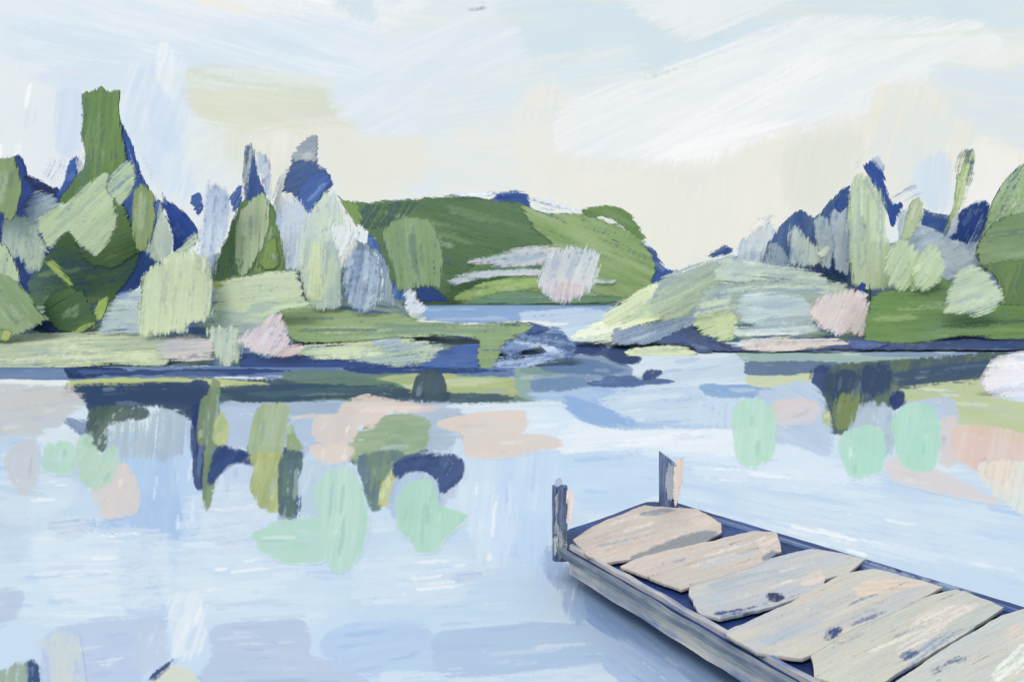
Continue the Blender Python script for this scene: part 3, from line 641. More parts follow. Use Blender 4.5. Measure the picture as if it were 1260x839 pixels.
# every patch is wetted into the lake's colour at its rim, so its edge is ragged and half blended
PM = pigment_mat('patch_pigment', False, 'tint'); Cp = Cc.copy()
for nm, lab, cat, grp, ss in PATCHES:
    for s_ in ss:
        s_.op = .9 if grp.startswith(('mint', 'peach', 'grey', 'cream')) else .95; s_.dry += .05
        if s_.c2 != s_.col: s_.st = .9
        Cp = blend([s_]+(bristle_marks(s_, 5, RW, (('#ffffff', .3), ('#c6dbef', .4), ('#8fa8c8', .2)), (.8, 3), (.2, .7)) if len(ss) == 1 else []), xs, ys, '#ffffff', 5, .12, .24, .20, .34, KW2, (.93, .14), Cp)
for i, (nm, lab, cat, grp, ss) in enumerate(PATCHES):
    pp = Painter((1, 1, 1))
    for j, s_ in enumerate(ss):
        s_.grow = 2.0; s_.rag = .5; pp.add(s_, lying(.0045+i*.00006+j*.00002), None, .02, 1.7, (xs, ys, Cp))
    cx = np.mean([q[0] for q in ss[0].p]); cy = np.mean([q[1] for q in ss[0].p])
    o = pp.build(nm, PM, origin=lying(0)(cx, cy))
    tag(o, lab, cat, grp)

# ================================================================== BANKS, HILL SURFACE
RS = random.Random(12)
def under(col):
    l = sum(lin(col))
    return mixhex(col, '#6a7fa4', .72) if l > 1.2 else mixhex(col, '#2d4878', .7)
def wetted(strokes, rr, per):
    """one object's strokes dragged over its own blue underpaint; returns per stroke the colours to lay on it"""
    px_ = [q[0] for s_ in strokes for q in s_.p]; py_ = [q[1] for s_ in strokes for q in s_.p]
    xs_ = np.arange(max(min(px_), -60)-6, min(max(px_), 1320)+6, 1.2); ys_ = np.arange(min(py_)-6, max(py_)+6, 1.2); outp = []
    C_ = np.ones((len(ys_), len(xs_), 3))*np.array(lin(under(strokes[0].col)))
    for s_ in strokes:
        # first the stroke's own thin underpaint, then its pigment, then a few drags of other tones
        base_ = S('0,0 1,0 1,1', under(s_.col), s_.ang, -.3, op=.55); base_.p = s_.p; base_.grow = 3; base_.rag = .5
        w_ = [q[0] for q in s_.p]; h_ = [q[1] for q in s_.p]; ar = (max(w_)-min(w_))*(max(h_)-min(h_))
        C_ = blend([base_, s_]+bristle_marks(s_, int(min(14, ar/per)), rr), xs_, ys_, '#ffffff', 3.5, .10, .20, .27, .40, (1, 1, 1), (.86, .27), C_)
        outp.append((xs_, ys_, C_.copy())); s_.keep = s_.dry; s_.dry = (min(.46, s_.dry*.85) if s_.dry > .45 else min(.16, max(0, s_.dry)*.42)); s_.st = 0
        if sum(lin(s_.col)) > 1.3: s_.op = .58 if s_.keep > .12 else .7; s_.ew = 9
    return outp
def structure_strokes(name, strokes, d, step, gy=0, cy=0, thick=(.004, .2), kv=None, kind='structure'):
    pp = Painter(KU if kv is None else kv)
    paint = wetted(strokes, RS, 700)
    for i, s_ in enumerate(strokes):
        dd = d-i*step*.16-s_.dd
        pp.add(s_, upright(dd, 0, gy, 0, cy), thick, dd/F, 2.3, paint[i])
    return tag(pp.build(name, PAINT), kind=kind)

KU = (1.05, 1.0, .98)
structure_strokes('hill', [
    S('562,242 580,238 600,246 612,238 630,233 648,237 656,256 640,262 600,256 570,250', '#34528e', 0, .1, '#4b68a0'),
    S('792,300 806,308 820,328 838,332 820,345 800,352 790,330', '#33508a', -40, .08, '#476399'),
    S('452,286 470,300 490,340 520,372 470,380 450,360', '#486aa4', 80, .12, '#5c7db2'),
    S('418,244 438,248 470,246 520,243 556,239 590,244 645,251 662,275 682,300 645,306 600,318 566,345 545,372 515,372 480,345 462,300 436,268', '#5d7950', -14, .06, '#52704b', .9),
    S('425,250 470,247 520,244 500,270 450,290 436,268', '#49655a', 60, .5, '#3c5565'),
    S('640,252 672,262 716,263 760,274 788,292 806,322 804,345 786,372 700,372 560,370 584,352 650,335 700,325 682,302 658,282', '#809b60', -24, .06, '#9aae7c', .9),
    S('716,266 718,256 745,251 768,256 784,272 798,302 780,292 750,270', '#5f7d48', -28, .06, '#76934f'),
    S('506,352 530,350 546,362 552,372 524,372 510,364', '#26417c', -20, .1, '#3a568f'),
    S('556,368 596,345 662,340 668,356 640,362 590,372', '#94ae64', 6, .12, '#a5bb74'),
    S('564,372 590,364 640,356 690,362 786,364 776,374 690,375 580,375', '#6d8d6c', 2, .08, '#7f9b74'),
    S('572,322 604,311 640,303 684,299 692,310 664,328 626,331 596,328', '#bfc8cc', 8, .22, '#d6cbc7', .9),
    S('546,348 562,337 600,331 664,329 668,340 620,342 584,346 562,353', '#c4ccd0', 4, .22, '#d2cbc8', .9),
    S('730,342 762,344 752,350 730,350', '#c4cdcb', -4, .3),
    S('642,234 700,246 726,252 718,266 700,269 668,264 644,248', '#dfe7e9', -15, .55, '#a9bdd8'), S('482,243 560,234 642,231 640,241 570,246', '#dfe6e8', 3, .65),
    S('776,262 796,272 822,322 846,332 820,330 796,300', '#cfdadb', -62, .6),
], 262, .7)

structure_strokes('bank', [
    S('700,420 704,412 745,388 800,372 830,378 806,398 770,410 756,424 720,424', '#cdd7b4', 12, .1, '#dfe3c8'),
    S('848,418 870,412 905,424 960,416 1060,414 1120,424 1180,412 1270,418 1270,430 1100,431 960,434 880,432 806,424', '#1f3569', 0, .06, '#2e4a84'),
    S('752,422 756,404 800,396 850,384 872,392 836,412 795,426', '#8c9fae', 18, .3, '#56709a', .8),
    S('804,424 840,402 856,398 866,414 902,426 900,433 860,434 846,424', '#1d3263', -12, .06, '#314e86'),
    S('740,384 756,374 790,352 812,346 806,376 780,394 744,402', '#c0cda6', 28, .12),
    S('768,432 800,424 838,424 858,434 844,448 796,456 776,446', '#c3ceA5', 2, .1, '#d2d9b9'),
    S('904,426 912,418 960,414 1034,415 1046,424 1010,430 960,434 920,431', '#dad1c6', 2, .15, '#b4bbc0', .7),
    S('1042,418 1060,416 1100,422 1080,430 1050,430', '#3a5691', 0, .4),
], 54, .25, gy=-.35, cy=400)

structure_strokes('bank', [
    S('296,432 330,438 370,434 440,442 500,448 560,450 640,452 560,459 440,458 300,456', '#1e3872', 0, .04, '#2f4d87'),
    S('516,452 524,440 545,428 592,420 606,432 594,456 560,458', '#31528d', 4, .12, '#4468a2'),
    S('-40,414 120,404 205,410 208,446 190,453 120,453 60,456 -40,464', '#bcc9a5', 3, .16, '#9fb09c', .8),
    S('0,436 100,428 190,432 196,448 120,450 0,452', '#b9c7a2', 3, .42, '#d0d8b8'),
    S('190,424 200,416 232,408 262,416 264,442 232,447 200,443', '#ccc5be', 4, .22, '#9aa5b4', .7),
    S('360,436 372,422 420,418 470,402 510,414 548,424 530,448 480,453 430,447 380,442', '#b8c8a1', 4, .16, '#93a9b4', .8),
    S('450,420 470,404 494,408 500,418 530,424 500,436 470,434', '#9fb2bd', 10, .42, '#7f97b4'),
    S('616,404 640,396 690,402 712,428 700,446 680,430 650,432 628,440 610,430', '#8ba4bd', -6, .44, '#5e789f', .9),
    S('590,440 640,436 690,428 700,440 650,456 600,462', '#9db3d2', 6, .3),
    S('345,402 346,382 370,376 404,376 440,383 486,384 520,394 580,397 640,396 658,402 644,412 622,422 616,440 604,455 592,455 584,440 590,420 560,414 480,417 430,423 362,420', '#7a9265', 1, .03, '#869d72', .8),
    S('360,404 440,402 480,405 440,410 370,410', '#6d875b', 1, .5),
    S('604,400 650,396 680,404 660,412 640,410 655,402 630,402', '#2c467b', -4, .25),
], 37, .13, gy=-.09, cy=420, thick=(.004, .15))

structure_strokes('bank', [
    S('1064,420 1068,382 1076,362 1150,338 1172,350 1168,372 1270,366 1270,418 1180,414 1120,424', '#63834a', 2, .03, '#517042', .9),
    S('1090,410 1200,392 1270,388 1270,400 1180,408', '#4b6c3f', 2, .5),
], 49, .2, gy=-.1, cy=400)

# ================================================================== PLANTS
bark = plain_mat('tree_bark', '#3f4a55', '#6a6f6a', 2, .85, (3, 3, .4))
def trunk_mesh(px, y0, y1, d, r, parent, org, lean=0):
    """tapered trunk with three limbs, standing in the middle of the crown"""
    bm = bmesh.new()
    def tube(a, b, ra, rb, seg=8, n=5):
        a, b = Vector(a), Vector(b); ax = (b-a).normalized(); u = ax.orthogonal().normalized(); w = ax.cross(u); rings = []
        for k in range(n+1):
            t = k/n; c = a.lerp(b, t)+Vector((mnoise.noise(Vector((t*3, a.x, 1))), mnoise.noise(Vector((t*3, a.x, 5))), 0))*ra*.6
            R_ = ra+(rb-ra)*t; rings.append([bm.verts.new(c+(u*math.cos(q)+w*math.sin(q))*R_) for q in [2*math.pi*j/seg for j in range(seg)]])
        for k in range(n):
            for j in range(seg): bm.faces.new((rings[k][j], rings[k][(j+1) % seg], rings[k+1][(j+1) % seg], rings[k+1][j]))
        bm.faces.new(rings[-1])
    f = upright(d); g = max(ground_h((px-CX)*d/F, d), 0)-.3 if d < 110 else .5
    b0 = Vector(f(px, y0)); b0.z = min(b0.z, g); t0 = Vector(f(px+lean, y1)); o_ = Vector(org)
    tube(b0-o_, t0-o_, r, r*.25)
    for k, s in enumerate((-1, 1, -1)):
        a = b0.lerp(t0, .45+.15*k)-o_; L0 = (t0-b0).length*.05
        tube(a, a+Vector((s*L0, .1*L0*(k-1), L0*.8)), r*.5, r*.12, 6, 3)
    return mesh_obj('trunk', bm, bark, parent, True)

RR = random.Random(11)
def plant(name, label, cat, d, strokes, trunk=None, group=None, step=.022, thick=(.004, .3), split=None, K=None):
    """strokes listed back to front; trunk = (px, base row, top row, radius)"""
    xs = [q[0] for s_ in strokes for q in s_.p]; ys = [q[1] for s_ in strokes for q in s_.p]
    org = upright(d)((min(xs)+max(xs))/2, max(ys))
    if trunk:
        root = bpy.data.objects.new(name, None); COL.objects.link(root); root.location = org
        trunk_mesh(trunk[0], trunk[1], trunk[2], d+.35, trunk[3], root, org)
    def mk(nm, ss, i0, parent):
        pp = Painter(K or KU)
        paint = wetted(ss, RR, 420)
        for i, s_ in enumerate(ss):
            dd = d-(i0+i)*step-s_.dd
            pp.add(s_, upright(dd), thick, dd/F, 2.3, paint[i])
        o = pp.build(nm, PAINT, parent, org)
        return o
    if trunk: mk('crown', strokes, 0, root); o = root
    else: o = mk(name, strokes, 0, None)
    return tag(o, label, cat, group)

LT = 'trees on the left bank'; LBU = 'bushes on the left bank'; RT = 'trees on the right bank'; RBU = 'bushes on the right bank'

# --- far left
plant('hedge', 'dark blue undergrowth showing through the dry brushed bushes of the left bank', 'undergrowth', 45.5, [
    S('176,330 240,320 300,300 350,290 420,290 470,310 488,376 470,384 350,392 300,440 240,430 180,408', '#8fa5bb', 84, .05, '#b9c8ba', .9)], None)
plant('hedge', 'dark blue undergrowth showing through the pale slope of the right bank', 'undergrowth', 60.5, [
    S('810,352 850,334 900,316 960,300 1040,290 1110,300 1210,300 1240,330 1240,380 1000,400 860,404 800,392', '#6a82aa', 20, .05, '#a3b4bd', .9)], None)
plant('tree', 'tall dark green tree with a blunt top, its right side navy, at the left', 'tree', 42, [
    S('144,148 158,164 172,206 186,236 204,254 196,270 190,300 200,326 180,345 150,368 120,350 110,260 130,220', '#2f5094', 70, .05, '#4569a6'),  # shade side of the crown, painted navy
    S('70,240 84,196 92,190 104,203 92,226 76,244', '#3a5ca0', 60, .15),
    S('34,345 60,308 80,286 100,252 130,240 150,250 168,285 176,302 168,330 140,372 126,402 100,408 54,404 36,372', '#587649', 10, .1, '#3d5c7e', .6),
    S('92,204 98,184 106,170 106,206 98,216', '#e9ecdc', 70, .2),  # highlight of sky showing through, painted as a cream dab
    S('101,116 113,110 124,106 135,111 149,110 148,138 151,165 157,200 152,216 138,224 128,228 104,246 82,262 72,248 88,222 102,206 105,188 98,168 100,140', '#5b7a4a', 86, .0, '#6b8a4e', .9),
    S('128,240 150,250 166,284 172,310 140,330 110,325 92,300', '#5d7b4d', 20, .05, '#698758'),
    S('150,160 158,170 176,214 170,240 158,210', '#6d86b8', -70, .6), S('196,250 214,256 236,290 226,306 210,280', '#5d7ab2', -55, .6), S('147,110 158,124 180,178 205,236 208,258 192,246 172,198 153,150', '#bcc8d2', -68, .6),
], (126, 410, 125, .35), LT)
plant('tree', 'navy blue dark tree in the gap between the left edge and the tall green tree', 'tree', 43.5, [
    S('-40,200 0,197 23,188 33,205 34,216 48,221 62,233 70,229 78,246 84,262 80,300 60,400 -40,405', '#24417f', 40, .04, '#1b2c60', .9),
    S('28,215 40,216 60,226 70,240 60,248 40,236', '#1a2753', -20, .1),
    S('0,198 8,180 26,173 42,188 50,222 38,216 24,190', '#a9b9d0', -55, .5), S('46,214 58,188 78,187 88,196 70,232 54,228', '#b7c6dc', 65, .5),
], (30, 405, 240, .25), LT)
plant('bush', 'large sage green sweep of foliage slanting across the tall dark tree', 'bush', 39.4, [
    S('26,272 30,246 42,234 62,236 80,252 76,276 60,292 40,290', '#b6c4b6', 20, .34, '#8fa3ae', .7),
    S('0,262 20,262 40,270 58,300 52,332 34,336 20,318 0,330', '#b6c6a9', 84, .2, '#a6b5b9'),
    S('28,274 44,286 60,302 66,290 84,284 60,312 48,302', '#c8d2b0', -40, .2),
    S('60,258 84,244 104,226 124,211 134,216 132,234 138,238 145,258 146,278 134,300 120,315 108,310 92,296 82,286 62,306 50,290 44,270', '#abbf98', 42, .03, '#b9c8a4', .8),
    S('130,234 134,216 150,200 160,197 167,206 168,226 160,240 148,256 140,246', '#a9be99', 42, .14, '#bcc9ab'),
], None, LBU)
plant('bush', 'narrow upright olive leaf-shaped bush right of the tall tree', 'bush', 38.4, [
    S('162,262 164,238 170,226 178,225 188,238 191,262 187,290 178,310 166,306 162,284', '#7c9162', 86, .02, '#8fa06c')], None, LBU)
plant('bush', 'olive leaf-shaped bush hanging in at the left edge, upper one', 'bush', 38.6, [
    S('-40,196 0,194 18,192 25,214 27,236 17,270 8,272 0,264 -40,262', '#7a9063', 78, .02, '#8a9e6e')], None, LBU)
plant('bush', 'pale grey green drooping bush with a navy wedge at its right side', 'bush', 40.2, [
    S('198,244 213,248 228,261 243,284 241,302 224,313 213,315 210,290', '#22438c', -55, .05, '#1c3576'),
    S('188,236 204,258 214,288 214,318 200,326 186,322 176,308 184,284 190,262', '#b4c4aa', 80, .2, '#a5b3c0'),
    S('196,228 204,240 208,256 200,250', '#aab8bd', 70, .35),
], (215, 405, 290, .12), LBU)
plant('bush', 'small dark green round bush at the foot of the tall tree', 'bush', 38.0, [
    S('38,408 52,394 104,402 100,411 60,412', '#1d2f58', 0, .08),
    S('54,322 66,319 92,350 84,354 68,338', '#93ab5e', -40, .1),
    S('122,370 135,363 130,390 118,396 112,392', '#90a85c', 70, .15),
    S('52,384 60,362 84,352 104,360 118,384 120,398 102,410 72,407', '#4a6a40', 30, .03, '#3d5b42', .8),
    S('98,400 120,392 118,404 100,412 84,412', '#8ca057', 40, .2),
], None, LBU)
plant('bush', 'big sage green slanting bush at the lower left edge', 'bush', 36.6, [
    S('-40,300 0,298 12,306 26,345 12,350 -40,348', '#a9bc97', 80, .1, '#b9c7a8'),
    S('-40,336 4,337 20,346 40,368 56,392 44,402 22,412 8,418 -40,418', '#7f966c', -50, .02, '#92a67e', .9),
    S('0,404 14,408 10,420 2,418', '#a3ae68', 70, .1)], None, LBU)
plant('bush', 'pale dry-brushed low bush between the dark foot of the tall tree and the pale mound', 'bush', 37.4, [
    S('118,412 126,388 138,366 174,352 176,410 150,410', '#b7c5c1', 6, .2, '#8ea2c0', .7)], None, LBU)
plant('bush', 'wide pale green mound right of the tall tree', 'bush', 36.9, [
    S('196,322 212,308 240,284 246,300 226,322', '#bccaa8', 35, .2),
    S('172,350 176,336 204,314 236,307 256,318 262,348 263,384 252,397 232,400 230,410 172,415 168,400', '#bdcaa6', 84, .02, '#c6d1b0', .8),
    S('238,312 258,322 263,350 258,388 246,396 250,350', '#c9d4b2', 86, .3)], None, LBU)

# --- left of centre
plant('tree', 'navy pointed tree with dry pale edges, left one of the two navy trees', 'tree', 43, [
    S('298,244 300,180 312,174 318,212 328,238 330,262 300,262', '#9aa9ae', 84, .3, '#b9c2b9'),
    S('298,262 304,214 311,190 318,214 328,240 320,256 300,268', '#324f8a', 84, .1, '#4b659a'),
    S('312,186 324,187 333,198 336,240 330,262 324,236 316,212', '#aebbc6', 80, .3, '#8ea1be'),
], (312, 400, 215, .18), LT)
plant('tree', 'navy square-topped tree with a grey dry upper part, right one of the two navy trees', 'tree', 44, [
    S('357,220 358,192 374,170 391,167 392,200 402,208 380,214', '#a7b0af', 3, .12, '#8394a8', .9),
    S('346,238 350,216 356,206 360,196 391,197 394,208 402,208 411,226 402,240 384,258 366,250 356,238', '#38548c', 30, .08, '#5a6f8c', .8),
    S('366,236 384,214 400,206 410,222 396,242 382,264 372,256', '#4c6dab', 48, .12, '#3b5995'),
    S('334,246 342,222 356,198 352,224 344,248 338,256', '#b9c1c3', 70, .3),
    S('332,262 350,236 366,244 384,262 400,250 428,262 440,288 430,330 340,330', '#e3e7d8', 84, .05, '#d3dccb', .8),
], (376, 400, 205, .2), LT)
plant('tree', 'light sage rounded tree over a darker green one, under the left navy tree', 'tree', 41.5, [
    S('260,350 266,316 282,276 296,246 334,250 346,290 350,334 310,346 284,354', '#6a8952', 80, .06, '#587654', .8),
    S('262,346 288,344 289,356 262,354', '#a0b361', 0, .15),
    S('288,312 290,276 296,256 310,244 324,236 332,250 333,275 326,300 314,322 304,338 294,340', '#a2b68b', 86, .04, '#b5c2a5', .9),
    S('312,330 318,310 340,290 346,330', '#7c9657', 80, .3),
], (300, 400, 285, .2), LT)
plant('bush', 'tall pale blue dry-brushed bush left of the light sage tree', 'bush', 40.3, [
    S('234,240 246,234 252,256 244,268 236,252', '#3f609e', 20, .12),
    S('282,242 297,226 299,250 286,264', '#48669f', 60, .15),
    S('245,250 250,230 260,218 270,220 284,238 286,256 280,290 262,328 252,346 241,330 241,290 246,266', '#b4c3d1', 82, .3, '#8fa4c2', .9),
], None, LBU)
plant('bush', 'tall white-blue streaked bush right of the light sage tree', 'bush', 40.6, [
    S('338,268 352,246 366,240 380,258 388,300 380,334 348,334 346,300', '#bdc9d2', 84, .26, '#9db0ca', .9)], None, LBU)
plant('bush', 'tall pale green bush with a bright cream patch', 'bush', 39.8, [
    S('384,252 398,236 414,238 424,258 426,290 420,322 420,377 382,380 366,345 362,300 370,276', '#c2cfb4', 84, .08, '#b0c0c6', .7),
    S('384,300 394,296 398,340 398,368 384,372 378,330', '#cfd9ad', 84, .15),
    S('396,300 402,380 416,380 420,330 410,290', '#b4c5ae', 86, .2, '#a4b6c8'),
    S('404,280 414,272 426,277 442,285 438,300 430,306 422,328 412,306', '#edf0e1', 70, .08, '#dfe6c4'),
], None, LBU)
plant('bush', 'round pale blue dry-brushed bush with a white rim in front of the hill', 'bush', 39.2, [
    S('414,240 422,244 440,250 448,268 438,280 424,262', '#7a9656', -50, .12),
    S('418,340 422,318 434,304 450,302 466,316 473,344 471,372 458,386 432,384 420,366', '#bac7d0', 80, .34, '#8da3c2', .9),
    S('452,304 464,312 473,340 472,368 466,380 469,344 462,318', '#e6ebe4', 80, .1),
], None, LBU)
plant('bush', 'wide pale green low bush under the light sage tree', 'bush', 37.9, [
    S('262,398 262,374 272,346 300,337 345,332 366,334 374,362 382,380 346,386 332,396 290,402', '#bac9a7', 5, .06, '#c6d2b4', .8),
    S('258,384 290,378 332,392 318,410 300,424 270,420', '#b3c5b5', -5, .24, '#8fa6bb')], None, LBU)
plant('bush', 'pale green pointed bush reaching down to the water beside the pink one', 'bush', 34.6, [
    S('252,408 262,398 296,402 298,440 294,446 276,458 268,446', '#bdcbb0', 84, .12, '#c9d0c0')], None, LBU)
plant('bush', 'pale pink fan-shaped bush at the water on the left bank', 'bush', 34.2, [
    S('290,418 310,402 340,383 350,386 355,400 356,424 346,438 328,440 304,432', '#d7cbc8', 55, .12, '#cbc6cb'),
    S('330,440 350,424 374,420 372,434 352,441', '#d3bdb4', 10, .2, '#e2d0c2')], None, LBU)

# --- far shore
plant('tree', 'olive green rounded tree standing in front of the left half of the hill', 'tree', 235, [
    S('470,290 474,280 486,270 512,266 530,271 540,292 546,322 542,355 522,353 492,360 486,340 478,318', '#7a9266', 96, .0, '#8ba077', .8)],
    (512, 366, 310, .6), None, step=.6)
plant('tree', 'pale pink and grey round tree on the far shore below the hill', 'tree', 238, [
    S('659,350 662,332 676,310 692,301 722,300 740,312 738,344 726,362 702,374 682,373', '#cbcccb', 70, .16, '#c3c9cc'),
    S('661,348 690,340 724,344 720,364 700,374 680,372', '#dcc4ba', 80, .36, '#cfd0cb')],
    (700, 370, 345, .5), None, step=.6)
plant('bush', 'small white bush at the water left of the inlet', 'bush', 60, [
    S('495,360 508,354 520,372 528,380 512,392 498,386', '#eeefe9', 50, .12),
    S('496,386 512,384 530,392 512,400 496,396', '#d8dfc6', 10, .15)], None)

# --- right bank
plant('bush', 'long pale green slope of brushed bushes rising from the inlet', 'bush', 57, [
    S('806,352 820,336 850,326 880,316 900,308 912,330 960,330 960,380 860,400 800,392', '#a9b9b4', 20, .05, '#8299b4'),
    S('740,404 770,388 800,368 812,345 845,330 880,318 908,324 890,356 842,392 796,402', '#b5c5a6', 24, .12, '#93a8ac', .7),
    S('780,394 820,372 870,346 890,352 850,390 810,404', '#bccba6', 22, .35),
    S('866,316 884,304 896,300 903,309 880,318', '#32508b', 24, .1),
], None, RBU)
plant('tree', 'navy and pale blue tree left of the tall light green one, with dry streaks', 'tree', 59, [
    S('908,330 910,296 930,280 948,272 962,284 966,330', '#b4c3ca', 80, .25, '#cfd7d2', .7),
    S('938,326 942,302 956,282 966,270 986,258 1002,266 1018,250 1040,228 1048,250 1048,335 960,335', '#3b578b', 80, .05, '#5f779b', .8),
    S('908,300 930,262 960,256 966,272 930,290 916,312', '#d3dbdc', 60, .65), S('1040,216 1056,186 1070,165 1084,174 1070,200 1052,222', '#c9d5dc', 62, .6),
    S('940,330 944,300 956,296 972,318 972,334', '#a0b1b9', 80, .25, '#6e86a5'),
], (965, 380, 290, .3), RT)
plant('bush', 'grey green streaked bush in front of the navy tree', 'bush', 57.5, [
    S('970,326 969,290 974,272 984,278 992,290 1010,300 1016,326 990,332', '#b3c1bd', 80, .24, '#c2cdae', .9),
    S('1000,270 1014,262 1024,272 1028,300 1024,328 1010,330', '#b0bfbb', 84, .28, '#8fa3bb'),
    S('1020,262 1032,254 1044,252 1046,335 1026,332', '#bfcad0', 84, .2, '#a5b6c6'),
    S('1004,312 1020,300 1022,308 1012,318', '#cdd8c2', 20, .1)], None, RBU)
plant('bush', 'pale mint brushed bush along the top of the slope', 'bush', 55.6, [
    S('876,345 880,326 900,312 950,322 1000,330 1014,336 1022,346 1006,353 950,346 900,352', '#c6d3c0', -6, .14, '#a9b9bd', .8),
    S('858,372 872,352 960,342 1040,348 1046,384 1000,404 960,408 900,410 862,400', '#bccaa9', 8, .1, '#9aacb4', .8)], None, RBU)
plant('bush', 'pale blue oblong bush left of the pink round one', 'bush', 53.6, [
    S('901,378 910,364 936,358 986,362 1000,374 1000,396 984,403 940,403 912,396', '#c2d0cf', 4, .08, '#b5c4c6', .8),
    S('930,392 960,385 1000,386 1004,404 950,412 920,408', '#bdc9c4', 8, .35, '#90a2b8')], None, RBU)
plant('bush', 'yellowish pale green round bush at the waterline in front of the slope', 'bush', 52.6, [
    S('852,398 860,382 880,376 902,384 910,400 904,416 886,421 866,414', '#c1cd9c', 20, .06, '#b4c296')], None, RBU)
plant('bush', 'round pale pink brushed bush at the right bank waterline', 'bush', 51.6, [
    S('994,382 1004,366 1024,358 1044,355 1062,360 1073,378 1072,400 1064,418 1050,412 1030,414 1008,406', '#d6c9c3', 66, .08, '#c9c6c4', .8)], None, RBU)
plant('tree', 'tall light green rounded tree below the navy peak, right of centre', 'tree', 54.8, [
    S('1062,204 1076,196 1088,212 1092,234 1100,250 1112,250 1106,268 1098,280 1090,262 1080,240', '#28468a', -60, .05, '#38589a'),
    S('1070,196 1080,190 1088,200 1088,212 1078,208', '#a3b1c3', 60, .15),
    S('1026,256 1036,236 1046,226 1046,250 1034,264', '#33508c', 50, .25),
    S('1042,300 1041,240 1050,218 1062,211 1076,222 1088,238 1092,262 1093,290 1100,304 1102,350 1080,358 1050,352 1046,340', '#b0c19e', 88, .0, '#bac9ab', .8),
    S('1056,222 1070,214 1084,236 1090,262 1080,262 1070,236', '#c5cfc4', -74, .45, '#8fa2b8'),
], (1068, 405, 240, .3), RT)
plant('tree', 'dark navy ragged tree between the light green tree and the leaning sapling', 'tree', 58.5, [
    S('1108,300 1100,262 1110,252 1124,256 1136,256 1152,262 1170,265 1190,250 1216,246 1222,262 1212,300 1190,330 1120,330', '#a9b9c9', 40, .1, '#c5cfd2', .9),
    S('1134,276 1136,256 1150,262 1172,265 1166,290 1148,282', '#2b4989', -10, .12, '#41619f'),
    S('1162,292 1176,284 1178,264 1194,252 1216,246 1219,268 1206,296 1192,302 1178,298', '#1f3a7a', 60, .14, '#304f92'),
    S('1092,258 1094,238 1128,220 1142,240 1120,252', '#c9d4dd', 30, .6),
    S('1176,300 1192,270 1212,252 1218,268 1206,302 1194,316', '#9caec6', 64, .5),
], (1150, 400, 345, .3), RT)
plant('bush', 'small pale green pointed bush right of the tall light green tree', 'bush', 54.2, [
    S('1104,300 1106,268 1118,262 1124,270 1110,300', '#b4c2c0', 80, .25),
    S('1106,300 1112,270 1120,246 1130,242 1138,252 1136,268 1126,288 1116,298', '#a9bb93', 70, .14, '#c9d3ae')], None, RBU)
plant('tree', 'thin leaning yellow-green sapling standing up against the sky', 'tree', 53.4, [
    S('1150,304 1158,282 1170,258 1174,226 1172,200 1184,181 1201,182 1204,198 1200,224 1192,250 1178,272 1160,304', '#aec27e', 76, .5, '#b9ca8c')],
    (1152, 400, 312, .08), RT)
plant('tree', 'mid green feathery tree with a dry left edge at the right edge', 'tree', 53.8, [
    S('1200,310 1210,280 1222,244 1236,220 1262,198 1300,190 1300,340 1216,336', '#a3b890', 62, .2, '#8faa76', .9)], (1262, 405, 230, .3), RT)
plant('bush', 'pale dry-brushed low bushes between the round bushes and the navy tree', 'bush', 55.2, [
    S('1090,320 1100,300 1130,288 1180,298 1206,316 1214,336 1180,345 1150,350 1100,348', '#b8c6cb', 20, .14, '#8fa2ba', .8)], None, RBU)
plant('bush', 'round pale green bush touching the tall light green tree', 'bush', 53.0, [
    S('1088,330 1092,302 1108,292 1124,300 1136,318 1140,340 1132,356 1108,360 1092,352', '#b5c6a2', 60, .04, '#c0ceaf')], None, RBU)
plant('bush', 'second round pale green bush, middle of the row of round bushes', 'bush', 52.4, [
    S('1122,330 1132,308 1146,298 1158,308 1164,328 1154,352 1138,360 1124,354', '#b7c8a5', 50, .06, '#c2cfb4')], None, RBU)
plant('bush', 'dark sage rounded bush hanging in at the right edge', 'bush', 51.4, [
    S('1228,372 1228,350 1220,334 1206,325 1200,308 1208,290 1220,276 1240,265 1300,262 1300,378 1238,376', '#728a60', 6, .02, '#82986f', .8),
    S('1206,326 1222,322 1300,318 1300,376 1240,376 1232,350 1218,336', '#5f7849', 70, .1, '#78905c')], None, RBU)
plant('bush', 'pale green round bush in front of the green field at the right', 'bush', 48.2, [
    S('1160,384 1166,352 1178,334 1196,324 1216,334 1230,352 1237,368 1224,384 1196,391 1172,388', '#bccbae', 20, .08, '#aebf9d')], None, RBU)
plant('bush', 'tiny navy and white tuft below the tall light green tree', 'bush', 53.2, [
    S('1056,352 1062,346 1066,352 1062,360 1056,357', '#274482', 40, 0), S('1050,360 1062,358 1070,364 1058,368', '#d6dde0', 10, .2)], None, RBU)

plant('bush', 'broad pale green wash of low foliage joining the slope to the pink round bush', 'bush', 52.2, [
    S('846,392 860,370 900,350 980,346 1046,352 1050,366 1010,366 990,360 930,358 906,366 898,384 868,392', '#c3cfae', 6, .3, '#aebdb8', .7),
    S('900,400 960,402 1004,398 1010,410 960,414 905,416', '#cdd6c4', 2, .25, '#a9b7c2')], None, RBU)
plant('boulder', 'pale pinkish white boulder in the water at the right edge', 'boulder', 24.2, [
    S('1243,494 1262,496 1264,503 1246,499', '#1d2f58', 0, 0),
    S('1205,468 1212,454 1222,440 1240,434 1275,428 1290,440 1290,500 1262,500 1236,494 1214,484', '#dad6d6', 3, .04, '#cdc9cd', .9),
    S('1212,480 1230,486 1262,492 1290,490 1290,500 1262,500 1234,494', '#e4d6cd', -8, .15, '#efe6df')], None, thick=(.02, .5))
